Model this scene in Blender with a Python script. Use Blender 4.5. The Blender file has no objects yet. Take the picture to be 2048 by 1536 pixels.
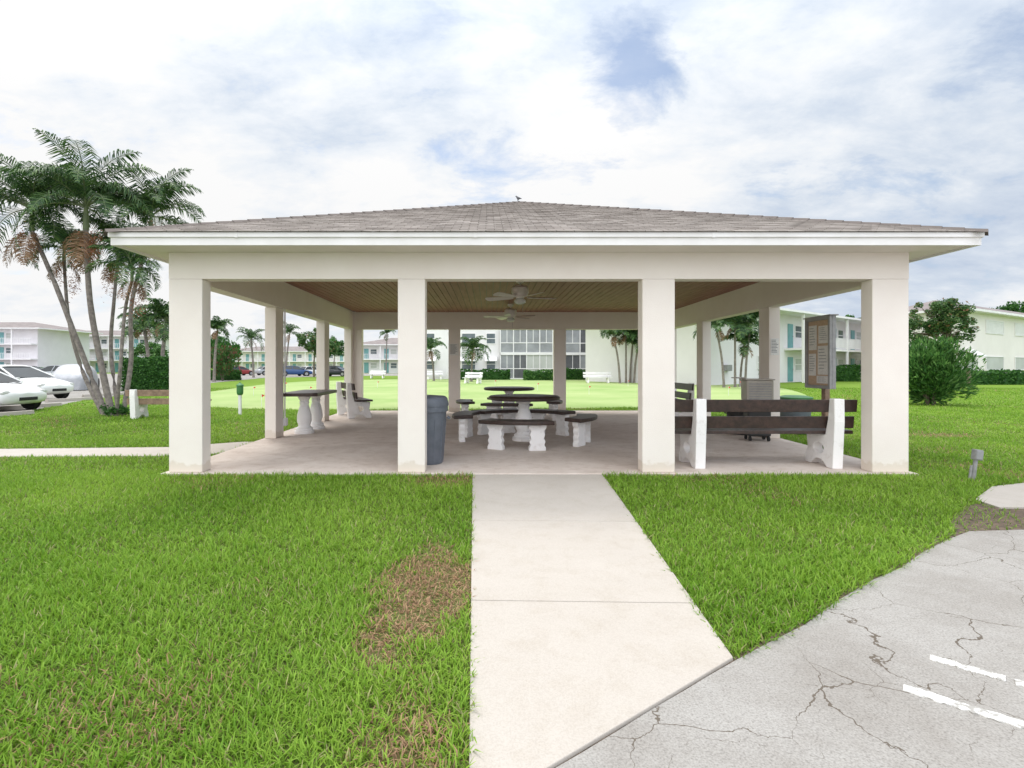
import bpy, bmesh, math, random
import numpy as np
from mathutils import Vector, Matrix
from mathutils.geometry import tessellate_polygon
random.seed(7); rng = np.random.default_rng(7)
F = 1043.0; H = 1.3; R = math.radians
SC = bpy.context.scene; COL = SC.collection
def PX(px, Y): return (px-978)*Y/F
def GY(py): return 1356.0/(py-733)
def ZP(py, Y): return H-(py-733)*Y/F

# ------------------------------------------------------------ materials
def newmat(name):
    m = bpy.data.materials.new(name); m.use_nodes = True
    nt = m.node_tree; return m, nt, nt.nodes['Principled BSDF']
def N(nt, t, **kw):
    n = nt.nodes.new(t)
    for k, v in kw.items():
        if k in n.inputs: n.inputs[k].default_value = v
        else: setattr(n, k, v)
    return n
def ramp(nt, src, stops):
    r = nt.nodes.new('ShaderNodeValToRGB'); e = r.color_ramp.elements
    while len(e) < len(stops): e.new(0.5)
    for i, (p, c) in enumerate(stops):
        e[i].position = p; e[i].color = (*c, 1) if len(c) == 3 else c
    nt.links.new(src, r.inputs[0]); return r
def mat(name, c1, c2=None, scale=3.0, rough=0.7, bump=0.0, bscale=80.0, metal=0.0, detail=6, spec=0.5, lo=.35, hi=.65):
    m, nt, b = newmat(name)
    b.inputs['Roughness'].default_value = rough; b.inputs['Metallic'].default_value = metal
    b.inputs['Specular IOR Level'].default_value = spec
    tc = N(nt, 'ShaderNodeTexCoord')
    if c2 is None: c2 = tuple(x*.86 for x in c1)
    n = N(nt, 'ShaderNodeTexNoise', Scale=scale, Detail=detail, Roughness=.65)
    nt.links.new(tc.outputs['Object'], n.inputs['Vector'])
    r = ramp(nt, n.outputs['Fac'], [(lo, c2), (hi, c1)])
    nt.links.new(r.outputs[0], b.inputs['Base Color'])
    if bump:
        n2 = N(nt, 'ShaderNodeTexNoise', Scale=bscale, Detail=4.0)
        nt.links.new(tc.outputs['Object'], n2.inputs['Vector'])
        bp = N(nt, 'ShaderNodeBump', Strength=bump, Distance=.01)
        nt.links.new(n2.outputs['Fac'], bp.inputs['Height']); nt.links.new(bp.outputs[0], b.inputs['Normal'])
    return m
def leafmat(name, stops, trans=.35):
    m, nt, b = newmat(name)
    g = N(nt, 'ShaderNodeNewGeometry')
    r = ramp(nt, g.outputs['Random Per Island'], stops)
    nt.links.new(r.outputs[0], b.inputs['Base Color']); b.inputs['Roughness'].default_value = .5
    b.inputs['Specular IOR Level'].default_value = .3
    t = N(nt, 'ShaderNodeBsdfTranslucent'); nt.links.new(r.outputs[0], t.inputs[0])
    mx = N(nt, 'ShaderNodeMixShader'); mx.inputs[0].default_value = trans
    out = nt.nodes['Material Output']
    nt.links.new(b.outputs[0], mx.inputs[1]); nt.links.new(t.outputs[0], mx.inputs[2]); nt.links.new(mx.outputs[0], out.inputs[0])
    return m
M = {}
def stucco():
    m, nt, b = newmat('stucco'); b.inputs['Roughness'].default_value = .85; b.inputs['Specular IOR Level'].default_value = .2
    tc = N(nt, 'ShaderNodeTexCoord')
    n = N(nt, 'ShaderNodeTexNoise', Scale=1.7, Detail=8.0, Roughness=.6); nt.links.new(tc.outputs['Object'], n.inputs['Vector'])
    r = ramp(nt, n.outputs['Fac'], [(.3, (.80, .725, .67)), (.7, (.845, .78, .725))])
    sp = N(nt, 'ShaderNodeSeparateXYZ'); nt.links.new(tc.outputs['Object'], sp.inputs[0])
    n3 = N(nt, 'ShaderNodeTexNoise', Scale=9.0, Detail=6.0); nt.links.new(tc.outputs['Object'], n3.inputs['Vector'])
    a = N(nt, 'ShaderNodeMath', operation='MULTIPLY_ADD'); a.inputs[1].default_value = -.25; nt.links.new(n3.outputs['Fac'], a.inputs[0]); nt.links.new(sp.outputs[2], a.inputs[2])
    r2 = ramp(nt, a.outputs[0], [(0.0, (.88, .85, .80)), (.04, (1, 1, 1))])
    mx = N(nt, 'ShaderNodeMixRGB', blend_type='MULTIPLY'); mx.inputs[0].default_value = 1
    nt.links.new(r.outputs[0], mx.inputs[1]); nt.links.new(r2.outputs[0], mx.inputs[2]); nt.links.new(mx.outputs[0], b.inputs['Base Color'])
    n2 = N(nt, 'ShaderNodeTexNoise', Scale=90.0, Detail=5.0); nt.links.new(tc.outputs['Object'], n2.inputs['Vector'])
    bp = N(nt, 'ShaderNodeBump', Strength=.25, Distance=.01); nt.links.new(n2.outputs['Fac'], bp.inputs['Height']); nt.links.new(bp.outputs[0], b.inputs['Normal'])
    return m
M['stucco'] = stucco()
M['trim'] = mat('white_trim', (.78, .76, .75), (.70, .68, .66), 2.5, .5)
M['soffit'] = mat('soffit_paint', (.80, .73, .70), (.74, .67, .64), 2.0, .7)
M['wcon'] = mat('white_concrete', (.86, .83, .82), (.68, .63, .60), 7.0, .8, .4, 60, lo=.26, hi=.45)
M['wpaint'] = mat('white_paint', (.81, .79, .80), (.73, .71, .72), 1.5, .6)
M['cream'] = mat('cream_wall', (.79, .74, .72), (.73, .68, .66), .4, .8)
M['farwhite'] = mat('far_white_wall', (.77, .74, .765), (.70, .67, .695), .3, .8)
M['teal'] = mat('teal_paint', (.17, .38, .39), (.13, .31, .33), 2, .5)
M['dark'] = mat('dark_screen', (.13, .13, .145), (.07, .072, .08), .6, .35)
M['grayscreen'] = mat('grey_screen', (.32, .33, .35), (.21, .215, .23), .5, .4)
M['blind'] = mat('blind', (.50, .51, .49), (.42, .43, .41), .6, .6)
M['glass'] = mat('window_glass', (.13, .16, .18), (.07, .09, .10), 1.0, .08)
M['farroof'] = mat('far_roof', (.25, .215, .205), (.17, .145, .14), 1.0, .9)
M['brown'] = mat('dark_brown_paint', (.062, .034, .027), (.026, .016, .013), 14, .42, .25, 50)
M['brownwood'] = mat('faded_wood', (.34, .23, .16), (.19, .125, .085), 8, .7)
M['blackplastic'] = mat('black_rubber', (.03, .03, .03), None, 5, .6)
M['can'] = mat('grey_plastic', (.15, .165, .195), (.105, .12, .145), 6, .5, .1, 30)
M['metal'] = mat('grey_metal', (.35, .36, .36), (.27, .28, .28), 9, .4, metal=.5)
M['boardgrey'] = mat('grey_board_paint', (.36, .35, .35), (.27, .265, .265), 9, .4)
M['cooler'] = mat('cooler_plastic', (.46, .42, .37), (.38, .35, .31), 9, .5)
M['pvc'] = mat('grey_conduit', (.30, .30, .30), (.20, .20, .20), 12, .5)
M['fanwhite'] = mat('fan_white', (.76, .70, .68), (.66, .61, .59), 5, .4)
M['cork'] = mat('cork_board', (.60, .44, .31), (.50, .36, .25), 40, .9)
M['paper'] = mat('paper', (.82, .80, .77), (.70, .68, .65), 30, .9)
M['gpaint'] = mat('green_paint', (.05, .20, .06), (.035, .14, .04), 8, .45)
M['red'] = mat('red_flag', (.65, .05, .03), None, 8, .7)
M['orange'] = mat('orange_fruit', (.42, .17, .08), (.22, .09, .06), 8, .7)
M['trunk'] = mat('palm_bark', (.27, .235, .21), (.13, .11, .10), 9, .9, .6, 25)
M['shaft'] = mat('crownshaft', (.17, .21, .09), (.11, .14, .07), 6, .6)
M['bark'] = mat('tree_bark', (.20, .16, .12), (.11, .09, .07), 9, .9, .5, 25)
M['dirt'] = mat('dirt', (.17, .12, .08), (.055, .04, .03), 22, .95, .9, 60)
M['tyre'] = mat('tyre', (.025, .025, .025), None, 5, .8)
M['rim'] = mat('rim', (.45, .45, .46), None, 5, .3, metal=.7)
M['carglass'] = mat('car_glass', (.03, .04, .045), (.015, .02, .022), 1, .05)
M['lampglass'] = mat('lamp_glass', (.7, .7, .68), None, 6, .15)
M['tail'] = mat('tail_lamp', (.35, .02, .02), None, 6, .2)
M['bird'] = mat('grey_feather', (.12, .12, .13), (.05, .05, .06), 30, .7)
M['tarp'] = mat('silver_tarp', (.44, .44, .46), (.34, .35, .37), 4, .5, .5, 8)
def carp(name, c): return mat(name, c, tuple(x*.93 for x in c), .8, .22)
M['leafdark'] = leafmat('hedge_leaf', [(0, (.014, .06, .012)), (.6, (.045, .14, .025)), (1, (.10, .24, .045))])
M['leafmid'] = leafmat('shrub_leaf', [(0, (.025, .085, .02)), (.6, (.075, .19, .04)), (1, (.18, .34, .09))])
M['leaftree'] = leafmat('tree_leaf', [(0, (.03, .08, .025)), (.6, (.08, .16, .05)), (.90, (.15, .25, .08)), (1, (.28, .14, .09))])
M['palmleaf'] = leafmat('palm_leaf', [(0, (.02, .055, .02)), (.6, (.05, .115, .035)), (1, (.13, .22, .06))], .30)
M['palmdry'] = leafmat('dry_leaf', [(0, (.14, .075, .04)), (1, (.34, .21, .12))], .2)
M['redleaf'] = leafmat('red_leaf', [(0, (.04, .12, .03)), (.7, (.09, .20, .05)), (.78, (.16, .08, .05)), (1, (.22, .08, .06))], .3)

def concrete(name, stops, sc=1.2, stain=(.75, .68, .62), lo3=.33, hi3=.52):
    m, nt, b = newmat(name); b.inputs['Roughness'].default_value = .85; b.inputs['Specular IOR Level'].default_value = .25
    tc = N(nt, 'ShaderNodeTexCoord')
    n = N(nt, 'ShaderNodeTexNoise', Scale=sc, Detail=12.0, Roughness=.68, Distortion=.6); nt.links.new(tc.outputs['Object'], n.inputs['Vector'])
    r = ramp(nt, n.outputs['Fac'], stops)
    n2 = N(nt, 'ShaderNodeTexNoise', Scale=160.0, Detail=3.0); nt.links.new(tc.outputs['Object'], n2.inputs['Vector'])
    r2 = ramp(nt, n2.outputs['Fac'], [(.3, (.88, .87, .86)), (.6, (1, 1, 1))])
    mx = N(nt, 'ShaderNodeMixRGB', blend_type='MULTIPLY'); mx.inputs[0].default_value = 1
    nt.links.new(r.outputs[0], mx.inputs[1]); nt.links.new(r2.outputs[0], mx.inputs[2])
    n3 = N(nt, 'ShaderNodeTexNoise', Scale=5.0, Detail=9.0, Roughness=.75); nt.links.new(tc.outputs['Object'], n3.inputs['Vector'])
    r3 = ramp(nt, n3.outputs['Fac'], [(lo3, stain), (hi3, (1, 1, 1))])
    mx2 = N(nt, 'ShaderNodeMixRGB', blend_type='MULTIPLY'); mx2.inputs[0].default_value = 1
    nt.links.new(mx.outputs[0], mx2.inputs[1]); nt.links.new(r3.outputs[0], mx2.inputs[2])
    nt.links.new(mx2.outputs[0], b.inputs['Base Color'])
    bp = N(nt, 'ShaderNodeBump', Strength=.3, Distance=.004); nt.links.new(n2.outputs['Fac'], bp.inputs['Height']); nt.links.new(bp.outputs[0], b.inputs['Normal'])
    return m
M['floor'] = concrete('floor_concrete', [(.25, (.50, .42, .365)), (.5, (.62, .54, .48)), (.75, (.73, .66, .605))], 1.0, (.80, .75, .71), .30, .50)
M['walk'] = concrete('walk_concrete', [(.25, (.43, .39, .345)), (.7, (.475, .435, .39))], .8, (.93, .915, .89))
def asphalt():
    m, nt, b = newmat('old_asphalt'); b.inputs['Roughness'].default_value = .9; b.inputs['Specular IOR Level'].default_value = .2
    tc = N(nt, 'ShaderNodeTexCoord')
    n = N(nt, 'ShaderNodeTexNoise', Scale=120.0, Detail=5.0, Roughness=.65); nt.links.new(tc.outputs['Object'], n.inputs['Vector'])
    r = ramp(nt, n.outputs['Fac'], [(.32, (.21, .195, .18)), (.46, (.305, .29, .27)), (.66, (.375, .36, .335))])
    n2 = N(nt, 'ShaderNodeTexNoise', Scale=1.6, Detail=9.0, Roughness=.7); nt.links.new(tc.outputs['Object'], n2.inputs['Vector'])
    r2 = ramp(nt, n2.outputs['Fac'], [(.35, (.80, .78, .76)), (.6, (1, 1, 1))])
    mx = N(nt, 'ShaderNodeMixRGB', blend_type='MULTIPLY'); mx.inputs[0].default_value = 1
    nt.links.new(r.outputs[0], mx.inputs[1]); nt.links.new(r2.outputs[0], mx.inputs[2])
    nw = N(nt, 'ShaderNodeTexNoise', Scale=2.4, Detail=6.0, Roughness=.55); nt.links.new(tc.outputs['Object'], nw.inputs['Vector'])
    va = N(nt, 'ShaderNodeVectorMath', operation='SCALE'); va.inputs['Scale'].default_value = .28; nt.links.new(nw.outputs['Color'], va.inputs[0])
    vb = N(nt, 'ShaderNodeVectorMath', operation='ADD'); nt.links.new(tc.outputs['Object'], vb.inputs[0]); nt.links.new(va.outputs[0], vb.inputs[1])
    def cr(scale, lo, hi, w):
        vo = N(nt, 'ShaderNodeTexVoronoi', feature='DISTANCE_TO_EDGE', Scale=scale); nt.links.new(vb.outputs[0], vo.inputs['Vector'])
        nm = N(nt, 'ShaderNodeTexNoise', Scale=1.6*scale, Detail=5.0); nt.links.new(tc.outputs['Object'], nm.inputs['Vector'])
        mr = N(nt, 'ShaderNodeMapRange'); mr.inputs[1].default_value = lo; mr.inputs[2].default_value = hi; mr.inputs[3].default_value = .0; mr.inputs[4].default_value = w
        nt.links.new(nm.outputs['Fac'], mr.inputs[0])
        lt = N(nt, 'ShaderNodeMath', operation='LESS_THAN'); nt.links.new(vo.outputs['Distance'], lt.inputs[0]); nt.links.new(mr.outputs[0], lt.inputs[1]); return lt
    l1 = cr(1.35, .36, .66, .0046); l2 = cr(2.7, .50, .74, .0050)
    lt = N(nt, 'ShaderNodeMath', operation='MAXIMUM'); nt.links.new(l1.outputs[0], lt.inputs[0]); nt.links.new(l2.outputs[0], lt.inputs[1])
    mx2 = N(nt, 'ShaderNodeMixRGB'); mx2.inputs[2].default_value = (.12, .10, .08, 1)
    nt.links.new(lt.outputs[0], mx2.inputs[0]); nt.links.new(mx.outputs[0], mx2.inputs[1])
    nt.links.new(mx2.outputs[0], b.inputs['Base Color'])
    sb = N(nt, 'ShaderNodeMath', operation='SUBTRACT'); nt.links.new(n.outputs['Fac'], sb.inputs[0]); nt.links.new(lt.outputs[0], sb.inputs[1])
    bp = N(nt, 'ShaderNodeBump', Strength=.45, Distance=.004); nt.links.new(sb.outputs[0], bp.inputs['Height']); nt.links.new(bp.outputs[0], b.inputs['Normal'])
    return m
M['asphalt'] = asphalt()
M['stripe'] = mat('road_paint', (.72, .71, .68), (.33, .315, .29), 24, .8, .4, 100, lo=.42, hi=.50)
def lawnmat():
    m, nt, b = newmat('lawn_ground'); b.inputs['Roughness'].default_value = .95; b.inputs['Specular IOR Level'].default_value = .1
    tc = N(nt, 'ShaderNodeTexCoord')
    n = N(nt, 'ShaderNodeTexNoise', Scale=.12, Detail=10.0, Roughness=.7); nt.links.new(tc.outputs['Object'], n.inputs['Vector'])
    n2 = N(nt, 'ShaderNodeTexNoise', Scale=30.0, Detail=6.0, Roughness=.8); nt.links.new(tc.outputs['Object'], n2.inputs['Vector'])
    r = ramp(nt, n.outputs['Fac'], [(.3, (.135, .235, .024)), (.7, (.215, .325, .05))])
    r2 = ramp(nt, n2.outputs['Fac'], [(.3, (.5, .54, .45)), (.65, (1.05, 1.05, 1.05))])
    mx = N(nt, 'ShaderNodeMixRGB', blend_type='MULTIPLY'); mx.inputs[0].default_value = 1
    nt.links.new(r.outputs[0], mx.inputs[1]); nt.links.new(r2.outputs[0], mx.inputs[2])
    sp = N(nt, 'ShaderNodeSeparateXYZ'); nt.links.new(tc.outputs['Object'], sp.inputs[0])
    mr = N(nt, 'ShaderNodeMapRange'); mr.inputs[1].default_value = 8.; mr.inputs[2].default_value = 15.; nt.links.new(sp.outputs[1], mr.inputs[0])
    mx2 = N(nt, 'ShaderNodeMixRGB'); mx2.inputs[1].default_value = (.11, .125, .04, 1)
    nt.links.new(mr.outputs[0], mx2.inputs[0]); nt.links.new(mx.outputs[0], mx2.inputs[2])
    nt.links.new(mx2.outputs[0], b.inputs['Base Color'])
    return m
M['lawn'] = lawnmat()
M['green'] = mat('putting_green_turf', (.345, .42, .165), (.225, .335, .09), .22, .95, detail=12)
def blademat():
    m, nt, b = newmat('grass_blade')
    a = N(nt, 'ShaderNodeAttribute', attribute_name='gcol'); nt.links.new(a.outputs['Color'], b.inputs['Base Color'])
    b.inputs['Roughness'].default_value = .5; b.inputs['Specular IOR Level'].default_value = .25
    t = N(nt, 'ShaderNodeBsdfTranslucent'); nt.links.new(a.outputs['Color'], t.inputs[0])
    mx = N(nt, 'ShaderNodeMixShader'); mx.inputs[0].default_value = .42
    nt.links.new(b.outputs[0], mx.inputs[1]); nt.links.new(t.outputs[0], mx.inputs[2]); nt.links.new(mx.outputs[0], nt.nodes['Material Output'].inputs[0])
    return m
M['blade'] = blademat()
def shinglemat():
    m, nt, b = newmat('shingles'); b.inputs['Roughness'].default_value = .95; b.inputs['Specular IOR Level'].default_value = .15
    uv = N(nt, 'ShaderNodeTexCoord')
    br = N(nt, 'ShaderNodeTexBrick', Scale=1.0); br.inputs['Color1'].default_value = (.285, .255, .235, 1); br.inputs['Color2'].default_value = (.385, .35, .325, 1)
    br.inputs['Mortar'].default_value = (.14, .12, .11, 1); br.inputs['Mortar Size'].default_value = .005; br.inputs['Brick Width'].default_value = .20; br.inputs['Row Height'].default_value = .14
    nt.links.new(uv.outputs['UV'], br.inputs['Vector'])
    n = N(nt, 'ShaderNodeTexNoise', Scale=2.0, Detail=10.0, Roughness=.8); nt.links.new(uv.outputs['Object'], n.inputs['Vector'])
    r = ramp(nt, n.outputs['Fac'], [(.3, (.76, .75, .73)), (.7, (1.1, 1.09, 1.08))])
    mx = N(nt, 'ShaderNodeMixRGB', blend_type='MULTIPLY'); mx.inputs[0].default_value = 1
    nt.links.new(br.outputs[0], mx.inputs[1]); nt.links.new(r.outputs[0], mx.inputs[2]); nt.links.new(mx.outputs[0], b.inputs['Base Color'])
    return m
M['shingle'] = shinglemat()
def plankmat():
    m, nt, b = newmat('ceiling_planks'); b.inputs['Roughness'].default_value = .6
    tc = N(nt, 'ShaderNodeTexCoord'); mp = N(nt, 'ShaderNodeMapping'); mp.inputs['Scale'].default_value = (1, .12, 1)
    nt.links.new(tc.outputs['Object'], mp.inputs[0])
    n = N(nt, 'ShaderNodeTexNoise', Scale=12.0, Detail=8.0); nt.links.new(mp.outputs[0], n.inputs['Vector'])
    r = ramp(nt, n.outputs['Fac'], [(.3, (.225, .095, .068)), (.7, (.33, .155, .115))])
    nt.links.new(r.outputs[0], b.inputs['Base Color']); return m
M['planks'] = plankmat()

# ------------------------------------------------------------ geometry helpers
class MB:
    def __init__(s): s.v = []; s.f = []
    def add(s, vs, fs):
        o = len(s.v); s.v += [tuple(p) for p in vs]; s.f += [tuple(i+o for i in f) for f in fs]; return s
    def box(s, x0, x1, y0, y1, z0, z1):
        return s.add([(x0,y0,z0),(x1,y0,z0),(x1,y1,z0),(x0,y1,z0),(x0,y0,z1),(x1,y0,z1),(x1,y1,z1),(x0,y1,z1)],
                     [(0,3,2,1),(4,5,6,7),(0,1,5,4),(1,2,6,5),(2,3,7,6),(3,0,4,7)])
    def prism(s, poly, z0, z1):
        n = len(poly); a = sum(poly[i][0]*poly[(i+1)%n][1]-poly[(i+1)%n][0]*poly[i][1] for i in range(n))
        if a < 0: poly = poly[::-1]
        return s.add([(x,y,z0) for x,y in poly]+[(x,y,z1) for x,y in poly],
                     [tuple(range(n))[::-1], tuple(range(n,2*n))]+[(i,(i+1)%n,n+(i+1)%n,n+i) for i in range(n)])
    def yz(s, loops, x0, x1):
        tri = tessellate_polygon([[Vector((p[0],p[1],0)) for p in l] for l in loops])
        pts = [p for l in loops for p in l]; n = len(pts)
        vs = [(x0,p[0],p[1]) for p in pts]+[(x1,p[0],p[1]) for p in pts]
        fs = [tuple(t) for t in tri]+[tuple(i+n for i in t[::-1]) for t in tri]
        o = 0
        for l in loops:
            k = len(l)
            fs += [(o+i, o+(i+1)%k, n+o+(i+1)%k, n+o+i) for i in range(k)]; o += k
        return s.add(vs, fs)
    def tube(s, pts, rad, n=8, caps=True):
        pts = [Vector(p) for p in pts]
        if not hasattr(rad, '__len__'): rad = [rad]*len(pts)
        vs = []; fs = []
        for i, p in enumerate(pts):
            d = (pts[min(i+1,len(pts)-1)]-pts[max(i-1,0)]).normalized()
            up = Vector((0,0,1)) if abs(d.z) < .9 else Vector((0,1,0))
            a = d.cross(up).normalized(); b = a.cross(d)
            for k in range(n):
                t = 2*math.pi*k/n; vs.append(p+(a*math.cos(t)+b*math.sin(t))*rad[i])
        for i in range(len(pts)-1):
            for k in range(n):
                fs.append((i*n+k, i*n+(k+1)%n, (i+1)*n+(k+1)%n, (i+1)*n+k))
        if caps: fs += [tuple(range(n)), tuple(range((len(pts)-1)*n, len(pts)*n))]
        return s.add(vs, fs)
    def lathe(s, prof, c=(0,0,0), n=24, axis='z'):
        vs = []; fs = []
        for r, z in prof:
            for k in range(n):
                t = 2*math.pi*k/n; p = (r*math.cos(t), r*math.sin(t), z)
                if axis == 'y': p = (p[0], p[2], p[1])
                if axis == 'x': p = (p[2], p[0], p[1])
                vs.append((p[0]+c[0], p[1]+c[1], p[2]+c[2]))
        m = len(prof)
        for i in range(m-1):
            for k in range(n): fs.append((i*n+k, i*n+(k+1)%n, (i+1)*n+(k+1)%n, (i+1)*n+k))
        fs += [tuple(range(n)), tuple(range((m-1)*n, m*n))]
        return s.add(vs, fs)
    def xf(s, mtx):
        s.v = [tuple(mtx @ Vector(p)) for p in s.v]; return s
    def build(s, name, m, parent=None, world=False, smooth=False, bevel=0):
        v = s.v
        if world and parent is not None:
            l = parent.location; v = [(a-l.x, b-l.y, c-l.z) for a, b, c in v]
        me = bpy.data.meshes.new(name); me.from_pydata(v, [], s.f)
        bm = bmesh.new(); bm.from_mesh(me); bmesh.ops.recalc_face_normals(bm, faces=bm.faces)
        if bevel:
            bmesh.ops.remove_doubles(bm, verts=bm.verts, dist=1e-5)
            es = [e for e in bm.edges if len(e.link_faces) == 2 and e.calc_face_angle(0) > .6]
            bmesh.ops.bevel(bm, geom=es, offset=bevel, segments=2, profile=.5, affect='EDGES')
        bm.to_mesh(me); bm.free()
        if smooth:
            me.polygons.foreach_set('use_smooth', [True]*len(me.polygons))
            me.set_sharp_from_angle(angle=R(40))
        me.materials.append(M[m] if isinstance(m, str) else m)
        o = bpy.data.objects.new(name, me); COL.objects.link(o)
        if parent is not None: o.parent = parent
        return o
def tag(o, label, cat, group=None):
    o['label'] = label; o['category'] = cat
    if group: o['group'] = group
    return o
def struct(o): o['kind'] = 'structure'; return o
def thing(name, label, cat, loc=(0,0,0), rotz=0, group=None):
    o = bpy.data.objects.new(name, None); COL.objects.link(o); o.empty_display_size = .1
    o.location = loc; o.rotation_euler = (0,0,rotz); return tag(o, label, cat, group)
def arrmesh(name, V, Q, m, parent=None):
    me = bpy.data.meshes.new(name); nv = len(V); nf = len(Q); k = Q.shape[1]
    me.vertices.add(nv); me.vertices.foreach_set('co', V.astype(np.float32).ravel())
    me.loops.add(nf*k); me.loops.foreach_set('vertex_index', Q.astype(np.int32).ravel())
    me.polygons.add(nf); me.polygons.foreach_set('loop_start', np.arange(0, nf*k, k, dtype=np.int32))
    me.update(calc_edges=True); me.materials.append(M[m])
    o = bpy.data.objects.new(name, me); COL.objects.link(o)
    if parent is not None: o.parent = parent
    return o
def leaves(P, size, asp=.45, updown=.6, dirs=None):
    n = len(P)
    d = rng.normal(size=(n,3)) if dirs is None else dirs+rng.normal(size=(n,3))*.35
    if dirs is None: d[:,2] *= updown
    d /= np.linalg.norm(d, axis=1)[:,None]
    s = np.cross(d, rng.normal(size=(n,3))); s /= np.linalg.norm(s, axis=1)[:,None]
    L = (size*rng.uniform(.6,1.3,n))[:,None]; W = L*asp*.5
    V = np.empty((n,4,3)); V[:,0] = P-d*L*.5; V[:,1] = P+s*W; V[:,2] = P+d*L*.5; V[:,3] = P-s*W
    return V.reshape(-1,3), np.arange(n*4).reshape(-1,4)
def cloud(center, rad, nclump, nleaf, cr, hollow=.5):
    c = rng.normal(size=(nclump,3)); c /= np.linalg.norm(c, axis=1)[:,None]
    c *= (hollow+(1-hollow)*rng.random(nclump)**.5)[:,None]; c = c*np.array(rad)+np.array(center)
    p = rng.normal(size=(nclump*nleaf,3)); p /= np.linalg.norm(p, axis=1)[:,None]; p *= (rng.random(nclump*nleaf)**.4)[:,None]
    sc = np.repeat(rng.uniform(.6,1.25,nclump), nleaf)[:,None]
    return np.repeat(c, nleaf, axis=0)+p*cr*sc

# ------------------------------------------------------------ ground
struct(MB().prism([(-500,-20),(500,-20),(500,900),(-500,900)], -.05, 0).build('lawn', 'lawn'))
def sheet(name, poly, z, m, th=.03, bevel=0): return struct(MB().prism(poly, z-th, z).build(name, m, bevel=bevel))
pg = []
for i in range(64):
    a = 2*math.pi*i/64; rr = 1+.05*math.sin(3*a+1)+.03*math.sin(5*a)
    c, s_ = math.cos(a), math.sin(a)
    pg.append((.5+17.5*rr*math.copysign(abs(c)**.85,c), 36+19.8*rr*math.copysign(abs(s_)**.85,s_)))
sheet('putting_green', pg, .006, 'green')
WALK = [(-.2,6.33),(1.38,6.33),(1.10,2.35),(.173,1.69),(-.06,1.53)]
wk = MB()
def wx(Y, side):
    return (-.06-(Y-1.53)*.14/4.8) if side == 0 else (1.10+(Y-2.35)*.28/3.98)
jts = [6.33, GY(1038), GY(1197)]
for i in range(2):
    a, b_ = jts[i]-(.0035 if i else 0), jts[i+1]+.0035
    o1=-.035 if i else -.0; o2=-.035
    wk.prism([(wx(a,0),a),(wx(a,1),a+o1),(wx(b_,1),b_+o2),(wx(b_,0),b_)], -.05, .022)
a = jts[2]-.0035
wk.prism([(wx(a,0),a),(wx(a,1),a-.035),(1.10,2.35),(.173,1.69),(-.06,1.53)], -.05, .022)
struct(wk.build('walkway', 'walk', bevel=.004))
struct(MB().prism([(wx(6.3,0)+.01,6.32),(wx(6.3,1)-.01,6.32),(1.08,2.4),(.17,1.72),(-.04,1.56)], -.04, .008).build('walkway_joint_fill', 'dirt'))
SLAB = [(-4.0,6.33),(5.22,6.33),(5.42,15.4),(-4.25,15.4)]
sheet('pavilion_floor', SLAB, .03, 'floor', .08, .008)
SIDE = [(-14,8.0),(-9,8.22),(-5.2,8.5),(-4.3,9.1),(-4.1,9.1),(-4.05,7.9),(-4.7,7.66),(-9,7.55),(-14,7.3)]
sheet('side_path', SIDE, .018, 'walk')
LOT = [(-.06,1.522),(.1,1.629),(.173,1.684),(.32,1.785),(.47,1.893),(.62,2.004),(.80,2.128),(.93,2.222),(1.10,2.338),(1.30,2.47),(1.62,2.67),(1.95,2.93),(2.38,3.23),(2.7,3.42),(3.1,3.72),(3.5,3.98),(3.85,4.18),(4.3,4.22),(5.2,4.15),(7.5,4.0),(14,3.9),(14,-12),(-12,-12),(-12,-3),(-2,.2)]
sheet('parking_pavement', LOT, .010, 'asphalt')
DIRT=[(-.06,1.53),(.173,1.70),(1.11,2.37),(1.60,2.71),(2.34,3.26),(3.05,3.76),(3.75,4.27),(4.1,4.60),(4.6,5.0),(5.6,5.3),(9.5,5.6),(9.5,3.9),(4.3,4.1),(1.1,2.2)]
sheet('dirt_edge', DIRT, .006, 'dirt')
RP=[(4.75,4.85),(4.8,5.15),(5.5,5.7),(7,6.2),(14,7.4),(14,6),(8,5.2),(5.6,4.85)]
sheet('right_path', RP, .02, 'walk')
FARLOT = [(-12.2,10),(-13,14.2),(-15.6,19.8),(-17.6,26),(-22,40),(-26,60),(-20,74),(-5,76),(-3,100),(-120,92),(-120,10)]
sheet('left_parking_lot', FARLOT, .012, 'asphalt')
def stripe(a, b_, w):
    a = Vector(a); b_ = Vector(b_); d = (b_-a).normalized(); n = Vector((-d.y,d.x))*w/2
    pts = []; K = 60
    for i in range(K+1):
        p = a+(b_-a)*i/K; pts.append(tuple((p+n*(1+random.uniform(-.35,.1)))[:2]))
    for i in range(K,-1,-1):
        p = a+(b_-a)*i/K; pts.append(tuple((p-n*(1+random.uniform(-.35,.1)))[:2]))
    return struct(MB().prism(pts, .008, .0145).build('painted_stripe', 'stripe'))
stripe((2.00,2.365),(2.18,2.20),.056); stripe((2.20,2.18),(2.9,1.60),.056)
stripe((1.70,2.14),(2.5,1.46),.062)

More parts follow.
